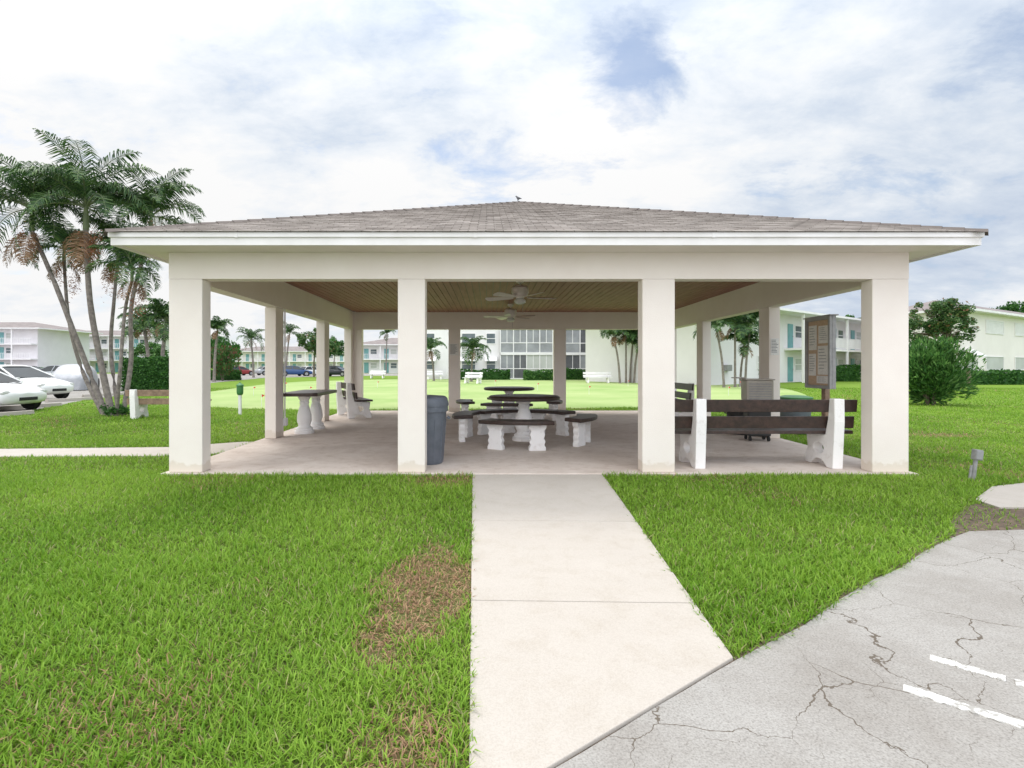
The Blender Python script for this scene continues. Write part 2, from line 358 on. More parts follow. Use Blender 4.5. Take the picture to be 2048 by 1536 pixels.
# ------------------------------------------------------------ grass blades
def inpoly(X, Y, poly):
    r = np.zeros(len(X), bool); n = len(poly)
    for i in range(n):
        x0,y0 = poly[i]; x1,y1 = poly[(i+1)%n]
        if y0 == y1: continue
        c = ((y0 > Y) != (y1 > Y)) & (X < (x1-x0)*(Y-y0)/(y1-y0)+x0); r ^= c
    return r
def vn(X, Y, f, s):
    return (np.sin(X*f*1.3+s+1.7*np.sin(Y*f*.8+s*2))+np.sin(Y*f*1.1+s*3+1.3*np.sin(X*f*1.9-s))+.6*np.sin((X+Y)*f*2.7+s*5+np.sin((X-Y)*f*2.1)))/2.6
GV=[];GQ=[];GC=[]; base=0
GAP=[(-.3,1.3),(1.14,2.28),(1.10,2.42),(-.06,1.62),(-.3,1.55)]
def blades(y0, y1, dens, ln, wd):
    global base
    x0 = -1.0*y1-.8; x1 = 1.08*y1+.8; n = int((x1-x0)*(y1-y0)*dens)
    X = rng.uniform(x0,x1,n); Y = rng.uniform(y0,y1,n)
    k = (X > -1.0*Y-.8) & (X < 1.08*Y+.8); X=X[k];Y=Y[k]
    jx = X+rng.normal(size=len(X))*.012; jy = Y+rng.normal(size=len(X))*.012
    k = ~(inpoly(jx,jy,WALK)|inpoly(jx,jy,SLAB)|inpoly(jx,jy,SIDE)|inpoly(jx,jy,LOT)|inpoly(jx,jy,FARLOT)|inpoly(jx,jy,pg)|inpoly(jx,jy,RP)|inpoly(jx,jy,GAP))
    dd=inpoly(jx,jy,[(3.6,4.05),(4.0,4.5),(4.6,5.0),(5.6,5.2),(14,6.3),(14,3.5),(5,3.9)]); k &= ~(dd&(rng.random(len(X))<.90))
    X=X[k];Y=Y[k]; n=len(X)
    d1=((X+.38)/.34)**2+((Y-3.05)/.75)**2+vn(X,Y,6,1)*.6
    brown=np.clip(1.15-d1,0,.9)
    brown=np.maximum(brown,np.clip(.75-(((X+.55)/.6)**2+((Y-6.0)/.45)**2),0,1)*.7)
    brown=np.maximum(brown,np.clip(.8-(((X+.3)/.25)**2+((Y-1.75)/.4)**2)+vn(X,Y,5,3)*.4,0,1)*.55)
    brown=np.maximum(brown,np.clip(vn(X,Y,1.1,4)-.45,0,1)*.40)
    brown=np.maximum(brown,np.clip(.9-(((X-8.6)/1.0)**2+((Y-10)/.45)**2),0,1)*.8)
    keep = rng.random(n) > brown*.35; X=X[keep];Y=Y[keep];brown=brown[keep]; n=len(X)
    L=ln*rng.uniform(.45,1.15,n)*(1-.5*brown)*(1+.22*vn(X,Y,2.3,8)); W=wd*rng.uniform(.6,1.2,n)
    az=rng.uniform(0,2*math.pi,n); lean=rng.uniform(.1,1.1,n)+brown*.35
    D=np.stack([np.cos(az)*np.sin(lean),np.sin(az)*np.sin(lean),np.cos(lean)],1)
    lean2=lean+rng.uniform(.2,.7,n); D2=np.stack([np.cos(az)*np.sin(lean2),np.sin(az)*np.sin(lean2),np.cos(lean2)],1)
    tw=az+math.pi/2+rng.normal(size=n)*.5; S=np.stack([np.cos(tw),np.sin(tw),np.zeros(n)],1)*(W/2)[:,None]
    B=np.stack([X,Y,np.zeros(n)],1); Mi=B+D*(L*.55)[:,None]; T=Mi+D2*(L*.45)[:,None]; T[:,2]=np.maximum(T[:,2],.004)
    V=np.empty((n,6,3)); V[:,0]=B-S*.8;V[:,1]=B+S*.8;V[:,2]=Mi+S;V[:,3]=Mi-S;V[:,4]=T+S*.15;V[:,5]=T-S*.15
    idx=base+np.arange(n)[:,None]*6
    GQ.append(np.concatenate([idx+np.array([0,1,2,3]),idx+np.array([3,2,4,5])],0)); GV.append(V.reshape(-1,3)); base+=n*6
    g1=np.array([.13,.28,.018]);g2=np.array([.32,.49,.065]);st=np.array([.50,.47,.22]);br=np.array([.48,.30,.18])
    t=np.clip(rng.random(n)*.8+.28*vn(X,Y,1.2,2)+.1,0,1)[:,None]; C=g1*(1-t)+g2*t
    pale=(rng.random(n)<.03+.10*np.clip(vn(X,Y,.9,6),0,1)); C[pale]=st*rng.uniform(.6,1,(pale.sum(),1))
    isb=rng.random(n)<brown*1.05; C[isb]=br*rng.uniform(.5,1.25,(isb.sum(),1))
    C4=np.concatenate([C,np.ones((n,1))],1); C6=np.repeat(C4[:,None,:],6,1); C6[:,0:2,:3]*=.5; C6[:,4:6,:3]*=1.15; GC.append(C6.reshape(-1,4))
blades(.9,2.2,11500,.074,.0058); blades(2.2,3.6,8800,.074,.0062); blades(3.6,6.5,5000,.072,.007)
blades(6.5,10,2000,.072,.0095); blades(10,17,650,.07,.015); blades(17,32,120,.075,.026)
GV=np.concatenate(GV);GQ=np.concatenate(GQ);GC=np.concatenate(GC)
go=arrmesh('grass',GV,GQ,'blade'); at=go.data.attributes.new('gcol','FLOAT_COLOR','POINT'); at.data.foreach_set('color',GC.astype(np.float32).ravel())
go['kind']='stuff'; tag(go,'bright green coarse lawn grass with a brown dead patch','grass')

# ------------------------------------------------------------ pavilion
pav = thing('picnic_pavilion', 'open sided cream stucco picnic pavilion with brown shingled hip roof', 'pavilion', (.6,6.4,0))
ZB = 2.404
def part(mb, name, m, p=None, **k): return mb.build(name, m, p or pav, world=True, **k)
def L_(Y): return -3.93-(Y-6.4)*.2/8.87
def R_(Y): return 5.153+(Y-6.4)*.2/8.87
T=.2
def col(poly): return part(MB().prism(poly, .03, ZB), 'column', 'stucco', bevel=.008)
col([(L_(6.4),6.4),(-3.52,6.4),(-3.52,6.6),(L_(6.4)+T,6.6),(L_(6.4)+T,6.82),(L_(6.4),6.82)])
col([(-1.12,6.4),(-.785,6.4),(-.785,6.6),(-1.12,6.6)]); col([(1.883,6.4),(2.282,6.4),(2.282,6.6),(1.883,6.6)])
col([(4.705,6.4),(5.153,6.4),(5.153,6.82),(4.953,6.82),(4.953,6.6),(4.705,6.6)])
for Y, xl, xr in ((9.42,-4.05,5.26),(12.33,-4.085,5.25)):
    col([(xl,Y),(xl+T,Y),(xl+T,Y+.36),(xl,Y+.36)]); col([(xr-T,Y),(xr,Y),(xr,Y+.36),(xr-T,Y+.36)])
yb=15.07
col([(L_(yb),14.85),(L_(yb)+T,14.85),(L_(yb)+T,yb),(L_(yb)+.45,yb),(L_(yb)+.45,yb+T),(L_(yb),yb+T)])
col([(PX(897,yb),yb),(PX(920,yb),yb),(PX(920,yb),yb+T),(PX(897,yb),yb+T)])
col([(PX(1108,yb),yb),(PX(1132,yb),yb),(PX(1132,yb),yb+T),(PX(1108,yb),yb+T)])
col([(R_(yb),14.85),(R_(yb),yb+T),(R_(yb)-.45,yb+T),(R_(yb)-.45,yb),(R_(yb)-T,yb),(R_(yb)-T,14.85)])
ZC=2.90
def beam(poly,n='beam',z0=ZB+.001,z1=2.93): return part(MB().prism(poly, z0, z1), n, 'stucco')
beam([(L_(6.4),6.4),(R_(6.4),6.4),(R_(6.4),6.6),(L_(6.4),6.6)])
beam([(L_(6.6)-.03,6.602),(L_(6.6)+T,6.602),(L_(yb)+T,yb-.002),(L_(yb),yb-.002)],'beam')
beam([(R_(6.6)+.02,6.602),(R_(6.6)-T,6.602),(R_(yb)-T,yb-.002),(R_(yb),yb-.002)],'beam')
beam([(L_(yb),yb),(R_(yb),yb),(R_(yb),yb+T),(L_(yb),yb+T)])
cb = MB(); x = L_(6.6)+T-.1
while x < 5.15:
    cb.box(x+.006, x+.129, 6.602, yb-.002, ZC, ZC+.018); x += .135
part(cb, 'ceiling', 'planks'); part(MB().box(-3.95,5.2,6.62,15.05,ZC+.012,ZC+.03), 'ceiling_backing', 'brown')
EX0,EX1,EY0,EY1=-4.316,5.61,5.9,15.78
def ring(x0,x1,y0,y1,t,z0,z1):
    m=MB(); m.box(x0,x1,y0,y0+t,z0,z1); m.box(x0,x1,y1-t,y1,z0,z1); m.box(x0,x0+t,y0+t,y1-t,z0,z1); m.box(x1-t,x1,y0+t,y1-t,z0,z1); return m
so=MB(); so.box(EX0+.05,EX1-.05,EY0+.05,6.398,2.73,2.745); so.box(EX0+.05,EX1-.05,yb+T+.002,EY1-.05,2.73,2.745)
so.box(EX0+.05,-4.14,6.4,yb+T,2.73,2.745); so.prism([(-3.94,6.4),(-4.14,6.4),(-4.14,15.2)],2.73,2.745)
so.box(5.36,EX1-.05,6.4,yb+T,2.73,2.745); so.prism([(5.17,6.4),(5.36,6.4),(5.36,15.2)],2.73,2.745)
part(so,'soffit','soffit')
part(ring(EX0+.02,EX1-.02,EY0+.02,EY1-.02,.03,2.708,2.80),'fascia','trim')
part(ring(EX0,EX1,EY0,EY1,.04,2.795,2.852),'drip_edge','trim',bevel=.004)
for xx in (PX(470,5.9),PX(948,5.9),PX(1425,5.9)): part(MB().box(xx-.004,xx+.03,EY0-.004,EY0+.01,2.79,2.848),'fascia_lap','trim')
AP=Vector((.62,10.84,4.74)); cs=[Vector((EX0-.02,EY0-.02,2.852)),Vector((EX1+.02,EY0-.02,2.852)),Vector((EX1+.02,EY1+.02,2.852)),Vector((EX0-.02,EY1+.02,2.852))]
V=[];Fc=[];UV=[]
for k in range(4):
    a,b_=cs[k],cs[(k+1)%4]; mid=(a+b_)/2; sl=(AP-mid).length; nr=int(sl/.13); nrm=(b_-a).cross(AP-a).normalized()
    if nrm.z<0: nrm=-nrm
    ax=(b_-a).normalized()
    for i in range(nr):
        t0=i/nr; t1=(i+1)/nr
        p0=a.lerp(AP,t0);p1=b_.lerp(AP,t0);p2=b_.lerp(AP,t1);p3=a.lerp(AP,t1)
        w=(p1-p0).length; cells=max(1,int(w/.22)); lift=.009
        for c in range(cells):
            s0=c/cells; s1=(c+1)/cells; l=lift+random.choice((0,0,.003,.002))
            q0=p0.lerp(p1,s0);q1=p0.lerp(p1,s1);q2=p3.lerp(p2,s1);q3=p3.lerp(p2,s0)
            dn=(p0-p3).normalized()*random.uniform(0,.006) if i else Vector()
            o=len(V); V+=[q0,q1,q1+nrm*l+dn,q0+nrm*l+dn,q2+nrm*.002,q3+nrm*.002]
            Fc+=[(o,o+1,o+2,o+3),(o+3,o+2,o+4,o+5)]
            u0=(q0-a).dot(ax);u1=(q1-a).dot(ax);u2=(q2-a).dot(ax);u3=(q3-a).dot(ax);vv=i*.14+.02
            UV+=[(u0,vv),(u1,vv),(u1,vv+.01),(u0,vv+.01),(u0,vv+.01),(u1,vv+.01),(u2,vv+.11),(u3,vv+.11)]
me=bpy.data.meshes.new('roof'); l=pav.location; me.from_pydata([tuple(p-l) for p in V],[],Fc)
uvl=me.uv_layers.new(name='UVMap')
for i,u in enumerate(UV): uvl.data[i].uv=u
me.materials.append(M['shingle']); roof=bpy.data.objects.new('roof',me); COL.objects.link(roof); roof.parent=pav
hc=MB()
for c in cs:
    d=(AP-c); n=int(d.length/.2)
    for i in range(n):
        p=c.lerp(AP,i/n)+Vector((0,0,.022));q=c.lerp(AP,(i+1.1)/n)+Vector((0,0,.012))
        s_=Vector((-d.y,d.x,0)).normalized()*.12; dz=Vector((0,0,.03))
        hc.add([p-s_-dz*1.6,p+dz*.3,p+s_-dz*1.6,q-s_-dz*1.6,q+dz*.3,q+s_-dz*1.6],[(0,1,4,3),(1,2,5,4)])
h=hc.build('hip_cap','shingle'); h.parent=roof; h.location=-pav.location
part(MB().tube([(-3.835,9.80,.75),(-3.835,9.80,2.89)],.014,8),'conduit','wpaint')
part(MB().box(-3.85,-3.80,9.74,9.86,.22,.36).box(-3.848,-3.825,9.79,9.81,.36,.8),'outlet_box','wpaint',bevel=.005)

def notice(name,label,x,y,z,w,h_):
    t=thing(name,label,'notice',(x,y,z)); MB().box(-w/2,w/2,-.004,0,-h_/2,h_/2).build('sheet','paper',t)
    for i in range(9): MB().box(-w*.4,w*random.uniform(.1,.4),-.006,-.0045,h_*.38-i*h_*.09,h_*.38-i*h_*.09+h_*.03).build('text_line','dark',t)
    return t
notice('paper_notice','white paper notice taped to the back left middle column',PX(908,yb),yb-.003,ZP(697,yb),.27,.34)
notice('paper_notice','white paper notice taped to a right side column',5.16,9.417,ZP(690,9.4),.15,.3)

# ------------------------------------------------------------ ceiling fans
def fan(x,y,label,a0):
    t=thing('ceiling_fan',label,'ceiling fan',(x,y,ZC),0,'white ceiling fans under the pavilion ceiling')
    MB().lathe([(.02,0),(.075,-.002),(.07,-.05),(.03,-.075)]).build('canopy','fanwhite',t,smooth=True)
    MB().tube([(0,0,-.07),(0,0,-.16)],.012).build('downrod','fanwhite',t)
    MB().lathe([(.03,-.10),(.11,-.12),(.15,-.16),(.155,-.24),(.13,-.29),(.08,-.315),(.07,-.35)]).build('motor_housing','fanwhite',t,smooth=True)
    MB().lathe([(.07,-.35),(.10,-.37),(.105,-.40),(.08,-.435),(.03,-.45)]).build('light_bowl','lampglass',t,smooth=True)
    MB().tube([(.05,0,-.43),(.05,0,-.6)],.003,5).build('pull_chain','metal',t)
    for k in range(5):
        a=a0+k*2*math.pi/5; mb=MB()
        pts=[(.14,-.035),(.22,-.055),(.62,-.08),(.665,-.06),(.68,0),(.665,.06),(.62,.08),(.22,.055),(.14,.035)]
        mb.prism(pts,-.005,.005); mb.xf(Matrix.Rotation(a,4,'Z')@Matrix.Translation((0,0,-.325))@Matrix.Rotation(R(15),4,'X')); mb.build('blade','fanwhite',t)
fan(PX(1040,9.4),9.4,'nearer white five blade ceiling fan hanging from the plank ceiling',.2)
fan(PX(1021,13.1),13.1,'farther white five blade ceiling fan hanging from the plank ceiling',.75)

# ------------------------------------------------------------ benches
def arc(cy,cz,ry,rz,a0,a1,n): return [(cy+ry*math.cos(R(a0+(a1-a0)*i/n)),cz+rz*math.sin(R(a0+(a1-a0)*i/n))) for i in range(n+1)]
def park_bench(name,label,loc,rot,length,legx,plank,group,top=.89):
    t=thing(name,label,'bench',loc,rot,group)
    outer=[(-.02,0),(.10,0)]+arc(.27,0,.14,.09,180,0,8)[1:-1]+[(.44,0),(.56,0),(.55,.10),(.50,.22),(.53,.40),(.13,.42),(.075,.62),(.045,top),(-.055,top),(-.06,.6),(-.04,.3)]
    hole=arc(.27,.23,.11,.075,0,345,14)
    for s_ in legx: MB().yz([outer,hole],s_-.065,s_+.065).build('leg','wcon',t,bevel=.008)
    b=MB()
    for z0,z1,y in ((top-.175,top-.015,.062),(top-.39,top-.235,.10)):
        q=MB().box(-length/2,length/2,0,.042,z0,z1)
        q.v=[(a,c+y+(top-z)*.10*1.0-.02,z) for a,c,z in q.v]; b.add(q.v,q.f)
    b.build('backrest',plank,t,bevel=.006)
    s=MB()
    for i in range(3): s.box(-length/2,length/2,.13+i*.14,.26+i*.14,.405+.02,.47)
    s.build('seat',plank,t,bevel=.006); return t
B='slatted benches with white concrete legs'
park_bench('park_bench','long dark brown plank bench seen from behind between the two right front columns',(3.54,6.63,.03),0,2.36,(-.86,.88),'brown',B)
park_bench('park_bench','dark brown plank bench against the left rear side of the pavilion',(-3.78,13.55,.03),R(-62),1.7,(-.60,.60),'brown',B)
park_bench('park_bench','dark brown plank bench against the right rear side of the pavilion',(5.02,13.6,.03),R(90),1.9,(-.65,.65),'brown',B)
park_bench('park_bench','faded wooden bench on the lawn beside the palm cluster',(-8.25,13.2,0),R(4),1.9,(-.72,.72),'brownwood',B,.75)
FB='small white benches at the edge of the putting green'
def white_bench(label,px,py,rot,ln):
    Y=GY(py); park_bench('garden_bench',label,(PX(px,Y),Y,0),rot,ln,(-ln*.35,ln*.35),'wpaint',FB)
white_bench('white bench on the far lawn near the screened balconies, longest of the far ones',1194,765,R(180),2.3)
white_bench('white bench beyond the putting green in front of the small palm',949,766,R(150),1.6)
white_bench('white bench on the far lawn left of the rear centre column',868,758,R(190),1.9)
white_bench('white bench farthest left on the lawn before the parked cars',756,756,R(175),1.9)

# ------------------------------------------------------------ trash can
t=thing('trash_can','tall blue grey plastic trash can behind the second front column','trash can',(-.835,7.06,.03))
MB().lathe([(.20,0),(.215,.02),(.255,.66),(.268,.74),(.262,.75),(.262,.70),(.28,.70),(.28,.77),(.262,.775)],n=40).build('bin','can',t,smooth=True)
MB().lathe([(.285,.765),(.29,.79),(.283,.83),(.27,.875),(.24,.90),(.06,.915),(.01,.917)],n=40).build('lid','can',t,smooth=True)
for s_ in (-1,1): MB().tube([(s_*.27,-.06,.62),(s_*.30,-.05,.60),(s_*.30,.05,.60),(s_*.27,.06,.62)],.012).build('handle','can',t,smooth=True)
for a in range(0,360,30):
    c,s_=math.cos(R(a)),math.sin(R(a)); MB().tube([(c*.213,s_*.213,.04),(c*.253,s_*.253,.60)],.007,5).build('rib','can',t)

# ------------------------------------------------------------ concrete tables
def ped(s=1.0,h=.72):
    return [(.20*s,0),(.20*s,.05),(.17*s,.07),(.175*s,.10),(.13*s,.13),(.12*s,.16),(.15*s,.24),(.145*s,.36),(.11*s,.48),(.085*s,.56),(.10*s,.59),(.10*s,.61),(.085*s,.63),(.12*s,.68),(.14*s,h)]
def round_table(loc,label):
    t=thing('picnic_table',label,'table',loc,0,'round concrete picnic tables')
    MB().lathe(ped(1.05,.715),n=32).build('pedestal','wcon',t,smooth=True)
    MB().lathe([(.3,.715),(.60,.715),(.628,.73),(.63,.765),(.60,.785),(.3,.787)],n=48).build('tabletop','brown',t,smooth=True); return t
C1=(.62,9.22); C2=(.50,12.95)
round_table((*C1,.03),'nearer round picnic table with dark top and white pedestal')
round_table((*C2,.03),'farther round picnic table with dark top and white pedestal')
def curved_bench(cx,cy,ang,r,label,span=56):
    t=thing('curved_bench',label,'bench',(cx+r*math.cos(R(ang)),cy+r*math.sin(R(ang)),.03),R(ang),'curved concrete benches around the round tables')
    n=16; a=[R(-span/2+span*i/n) for i in range(n+1)]
    poly=[((r+.17)*math.cos(q)-r,(r+.17)*math.sin(q)) for q in a]+[((r-.17)*math.cos(q)-r,(r-.17)*math.sin(q)) for q in a[::-1]]
    MB().prism(poly,.405,.465).build('seat','brown',t,bevel=.012)
    sc=[(-.13,0),(.13,0),(.13,.05),(.105,.09),(.125,.14),(.10,.19),(.12,.25),(.10,.30),(.14,.35),(.14,.404),(-.14,.404),(-.14,.35),(-.10,.30),(-.12,.25),(-.10,.19),(-.125,.14),(-.105,.09),(-.13,.05)]
    for s_ in (-1,1):
        q=R(s_*span*.30); mb=MB().yz([sc],-.05,.05)
        mb.xf(Matrix.Translation((r*math.cos(q)-r,r*math.sin(q),0))@Matrix.Rotation(q,4,'Z')); mb.build('leg','wcon',t,bevel=.008)
    return t
curved_bench(*C1,-100,1.15,'curved bench nearest the camera in front of the nearer round table',54)
curved_bench(*C1,172,1.10,'curved bench on the left side of the nearer round table',50)
curved_bench(*C1,-24,1.10,'curved bench on the right side of the nearer round table',50)
curved_bench(*C1,55,1.0,'curved bench behind the nearer round table on the right',50)
curved_bench(*C1,118,1.05,'curved bench behind the nearer round table on the left',50)
curved_bench(*C2,-95,1.15,'curved bench in front of the farther round table',54)
curved_bench(*C2,185,1.15,'curved bench on the left side of the farther round table',54)
curved_bench(*C2,0,1.15,'curved bench on the right side of the farther round table',54)
curved_bench(*C2,88,1.15,'curved bench behind the farther round table',54)
t=thing('long_table','long dark topped concrete table on two white baluster pedestals by the left side columns','table',(-3.62,10.55,.03),R(2))
for y in (-.36,.40):
    MB().lathe([(r*.92,z) for r,z in ped(1,.735)],(0,y,0),n=28).build('pedestal','wcon',t,smooth=True)
MB().prism([(-.36,-.72),(-.28,-.78),(.28,-.78),(.36,-.72),(.36,.72),(.28,.78),(-.28,.78),(-.36,.72)],.735,.80).build('tabletop','brown',t,bevel=.012)

# ------------------------------------------------------------ notice board
Yb=8.42
t=thing('notice_board','grey framed glass notice board with pinned papers on a wooden post','notice board',(5.34,Yb,0),R(-92))
w=.34; z0=.98;z1=2.12
MB().box(-.055,.055,.055,.13,0,1.35).build('post','brownwood',t,bevel=.006)
MB().box(-w,w,-.01,.05,z0,z1).build('cabinet','boardgrey',t,bevel=.006)
MB().box(-w+.05,w-.05,-.016,-.012,z0+.05,z1-.05).build('cork_panel','cork',t)
fr=MB().box(-w,-w+.045,-.05,-.011,z0,z1).box(w-.045,w,-.05,-.011,z0,z1).box(-w+.045,w-.045,-.05,-.011,z0,z0+.045).box(-w+.045,w-.045,-.05,-.011,z1-.045,z1)
fr.build('frame','boardgrey',t,bevel=.004)
for (x,z,a,b_) in ((-.16,1.80,.22,.40),(.13,1.84,.26,.28),(-.17,1.36,.20,.36),(.12,1.43,.28,.46),(.10,1.12,.3,.12)):
    pp_=MB().box(x-a/2,x+a/2,-.021,-.018,z-b_/2,z+b_/2).build('pinned_paper','paper',t)
    for i in range(7): MB().box(x-a*.4,x+a*random.uniform(.1,.4),-.0225,-.0215,z+b_*.37-i*b_*.11,z+b_*.37-i*b_*.11+b_*.022).build('text_line','grayscreen',pp_)
MB().box(-w-.03,w+.03,-.06,.07,z1,z1+.02).build('cap','boardgrey',t)

# ------------------------------------------------------------ portable cooler, bins
t=thing('portable_cooler','beige louvred portable cooler standing on castors by a right side column','cooler',(PX(1514,9.2),9.2,.03),R(-10))
MB().box(-.19,.19,-.15,.15,.08,.70).build('tank','blackplastic',t,bevel=.03)
MB().box(-.22,.22,-.17,.17,.705,1.06).build('body','cooler',t,bevel=.02)
for i in range(7): MB().box(-.18,.18,-.185,-.168,.73+i*.043,.747+i*.043).build('louvre','boardgrey',t)
MB().box(-.24,.24,-.18,.18,1.062,1.085).build('lid','cooler',t,bevel=.008)
MB().box(-.40,-.20,-.1,.1,1.09,1.11).build('control_panel','cooler',t,bevel=.004)
for a,b_ in ((-.15,-.12),(.15,-.12),(-.15,.12),(.15,.12)): MB().lathe([(.01,-.02),(.04,-.018),(.04,.018),(.01,.02)],(a,b_,.04),12,'x').build('castor','tyre',t)
t=thing('storage_bin','round dark green lidded bin outside the right side columns','bin',(PX(1590,10.6),10.6,0))
MB().lathe([(.24,0),(.26,.02),(.30,.66),(.31,.68)],n=28).build('tub','can',t,smooth=True); MB().lathe([(.32,.68),(.32,.71),(.2,.74),(.02,.745)],n=28).build('lid','gpaint',t,smooth=True)
t=thing('black_tub','low black round tub inside the right side of the pavilion','tub',(PX(1480,10.1),10.1,.03))
MB().lathe([(.20,0),(.21,.02),(.245,.46),(.265,.48),(.24,.49),(.225,.46),(.05,.45)],n=28).build('tub','blackplastic',t,smooth=True)
for s_ in (-1,1): MB().tube([(s_*.24,-.06,.42),(s_*.28,-.05,.40),(s_*.28,.05,.40),(s_*.24,.06,.42)],.01).build('handle','blackplastic',t,smooth=True)
hs=[]
for i in range(80):
    a=i*.31; r=.22+.03*math.sin(a*.7); hs.append((6.1+r*math.cos(a)+i*.002,9.9+r*math.sin(a),.05+.02*math.sin(a*2)))
hs+=[(6.4,9.6,.04),(6.0,9.2,.03),(5.5,9.0,.045)]
tag(MB().tube(hs,.011,6).build('garden_hose','gpaint',smooth=True),'coiled green garden hose on the grass right of the pavilion','hose')

t=thing('outlet_post','short leaning grey conduit stub with outlet box in the right lawn','outlet post',(PX(1946,6.05),6.05,0)); t.rotation_euler=(0,R(7),0)
MB().tube([(0,0,-.05),(0,0,.26)],.022,12).build('pipe','pvc',t,smooth=True)
MB().tube([(-.035,.01,-.05),(-.03,.01,.18)],.014,10).build('pipe','pvc',t,smooth=True)
MB().box(-.035,.05,-.035,.03,.25,.37).build('outlet_box','pvc',t,bevel=.006); MB().box(-.03,.045,-.043,-.036,.262,.358).build('cover_plate','metal',t,bevel=.003)

Y=GY(828); t=thing('ball_washer','green ball washer on a slim white post on the left lawn','ball washer',(PX(480,Y),Y,0))
MB().box(-.035,.035,-.035,.035,0,.56).build('post','wpaint',t,bevel=.006)
MB().lathe([(.05,.55),(.075,.57),(.085,.62),(.085,.80),(.06,.82)],n=16).build('housing','gpaint',t,smooth=True)
MB().lathe([(.10,.80),(.095,.825),(.05,.86),(.015,.885),(.01,.91)],n=16).build('cap','gpaint',t,smooth=True)

fl=[(523,812,30),(507,790,22),(571,778,18),(620,790,20),(755,775,18),(1457,790,24),(1480,775,18),(1256,772,16),(1178,788,22),(990,772,16),(1075,780,20),(1380,780,18)]
for i,(px,py,hh) in enumerate(sorted(fl)):
    Y=GY(py); t=thing('golf_flag','small red flag on a thin pin, number %d counting from the left across the green'%(i+1) if i>0 else 'leftmost small red flag on the putting green','flag',(PX(px,Y),Y,0),0,'red pin flags on the putting green')
    MB().tube([(0,0,0),(0,0,.42)],.008,6).build('pin','wpaint',t); MB().add([(0,0,.42),(.11,.02,.375),(0,0,.32)],[(0,1,2)]).build('pennant','red',t)

# ------------------------------------------------------------ palms
def frond_arr(base,az,e0,ln,droop,nl,ll,hang=.5,w=.03):
    n=nl; t=np.linspace(0,1,n); e=e0-droop*t**1.3; st=ln/n
    hx=np.cumsum(np.cos(e))*st; hz=np.cumsum(np.sin(e))*st
    P_=np.stack([base[0]+hx*math.cos(az),base[1]+hx*math.sin(az),base[2]+hz],1)
    fw=np.stack([np.cos(e)*math.cos(az),np.cos(e)*math.sin(az),np.sin(e)],1); sd=np.array([-math.sin(az),math.cos(az),0])
    Vs=[]
    for s_ in (-1,1):
        k=slice(max(1,n//9),n); p=P_[k]; f=fw[k]; tt=t[k]; m=len(p)
        d=sd*s_*.75+f*.55+np.array([0,0,.22]); d=d+rng.normal(size=(m,3))*.10; d/=np.linalg.norm(d,axis=1)[:,None]
        L=(ll*(np.sin(np.clip(tt*.93+.12,0,1)*math.pi)**.6*.9+.15)*rng.uniform(.8,1.1,m))[:,None]
        m1=p+d*L*.5; d2=d*.75+np.array([0,0,-hang]); d2/=np.linalg.norm(d2,axis=1)[:,None]; tip=m1+d2*L*.5
        wv=f*w*.5
        V_=np.stack([p-wv*.5,p+wv*.5,m1+wv,m1-wv,tip+wv*.1,tip-wv*.1],1); Vs.append(V_.reshape(-1,3))
    V_=np.concatenate(Vs); nb=len(V_)//6; idx=np.arange(nb)[:,None]*6
    Q=np.concatenate([idx+np.array([0,1,2,3]),idx+np.array([3,2,4,5])],0)
    return V_,Q,P_
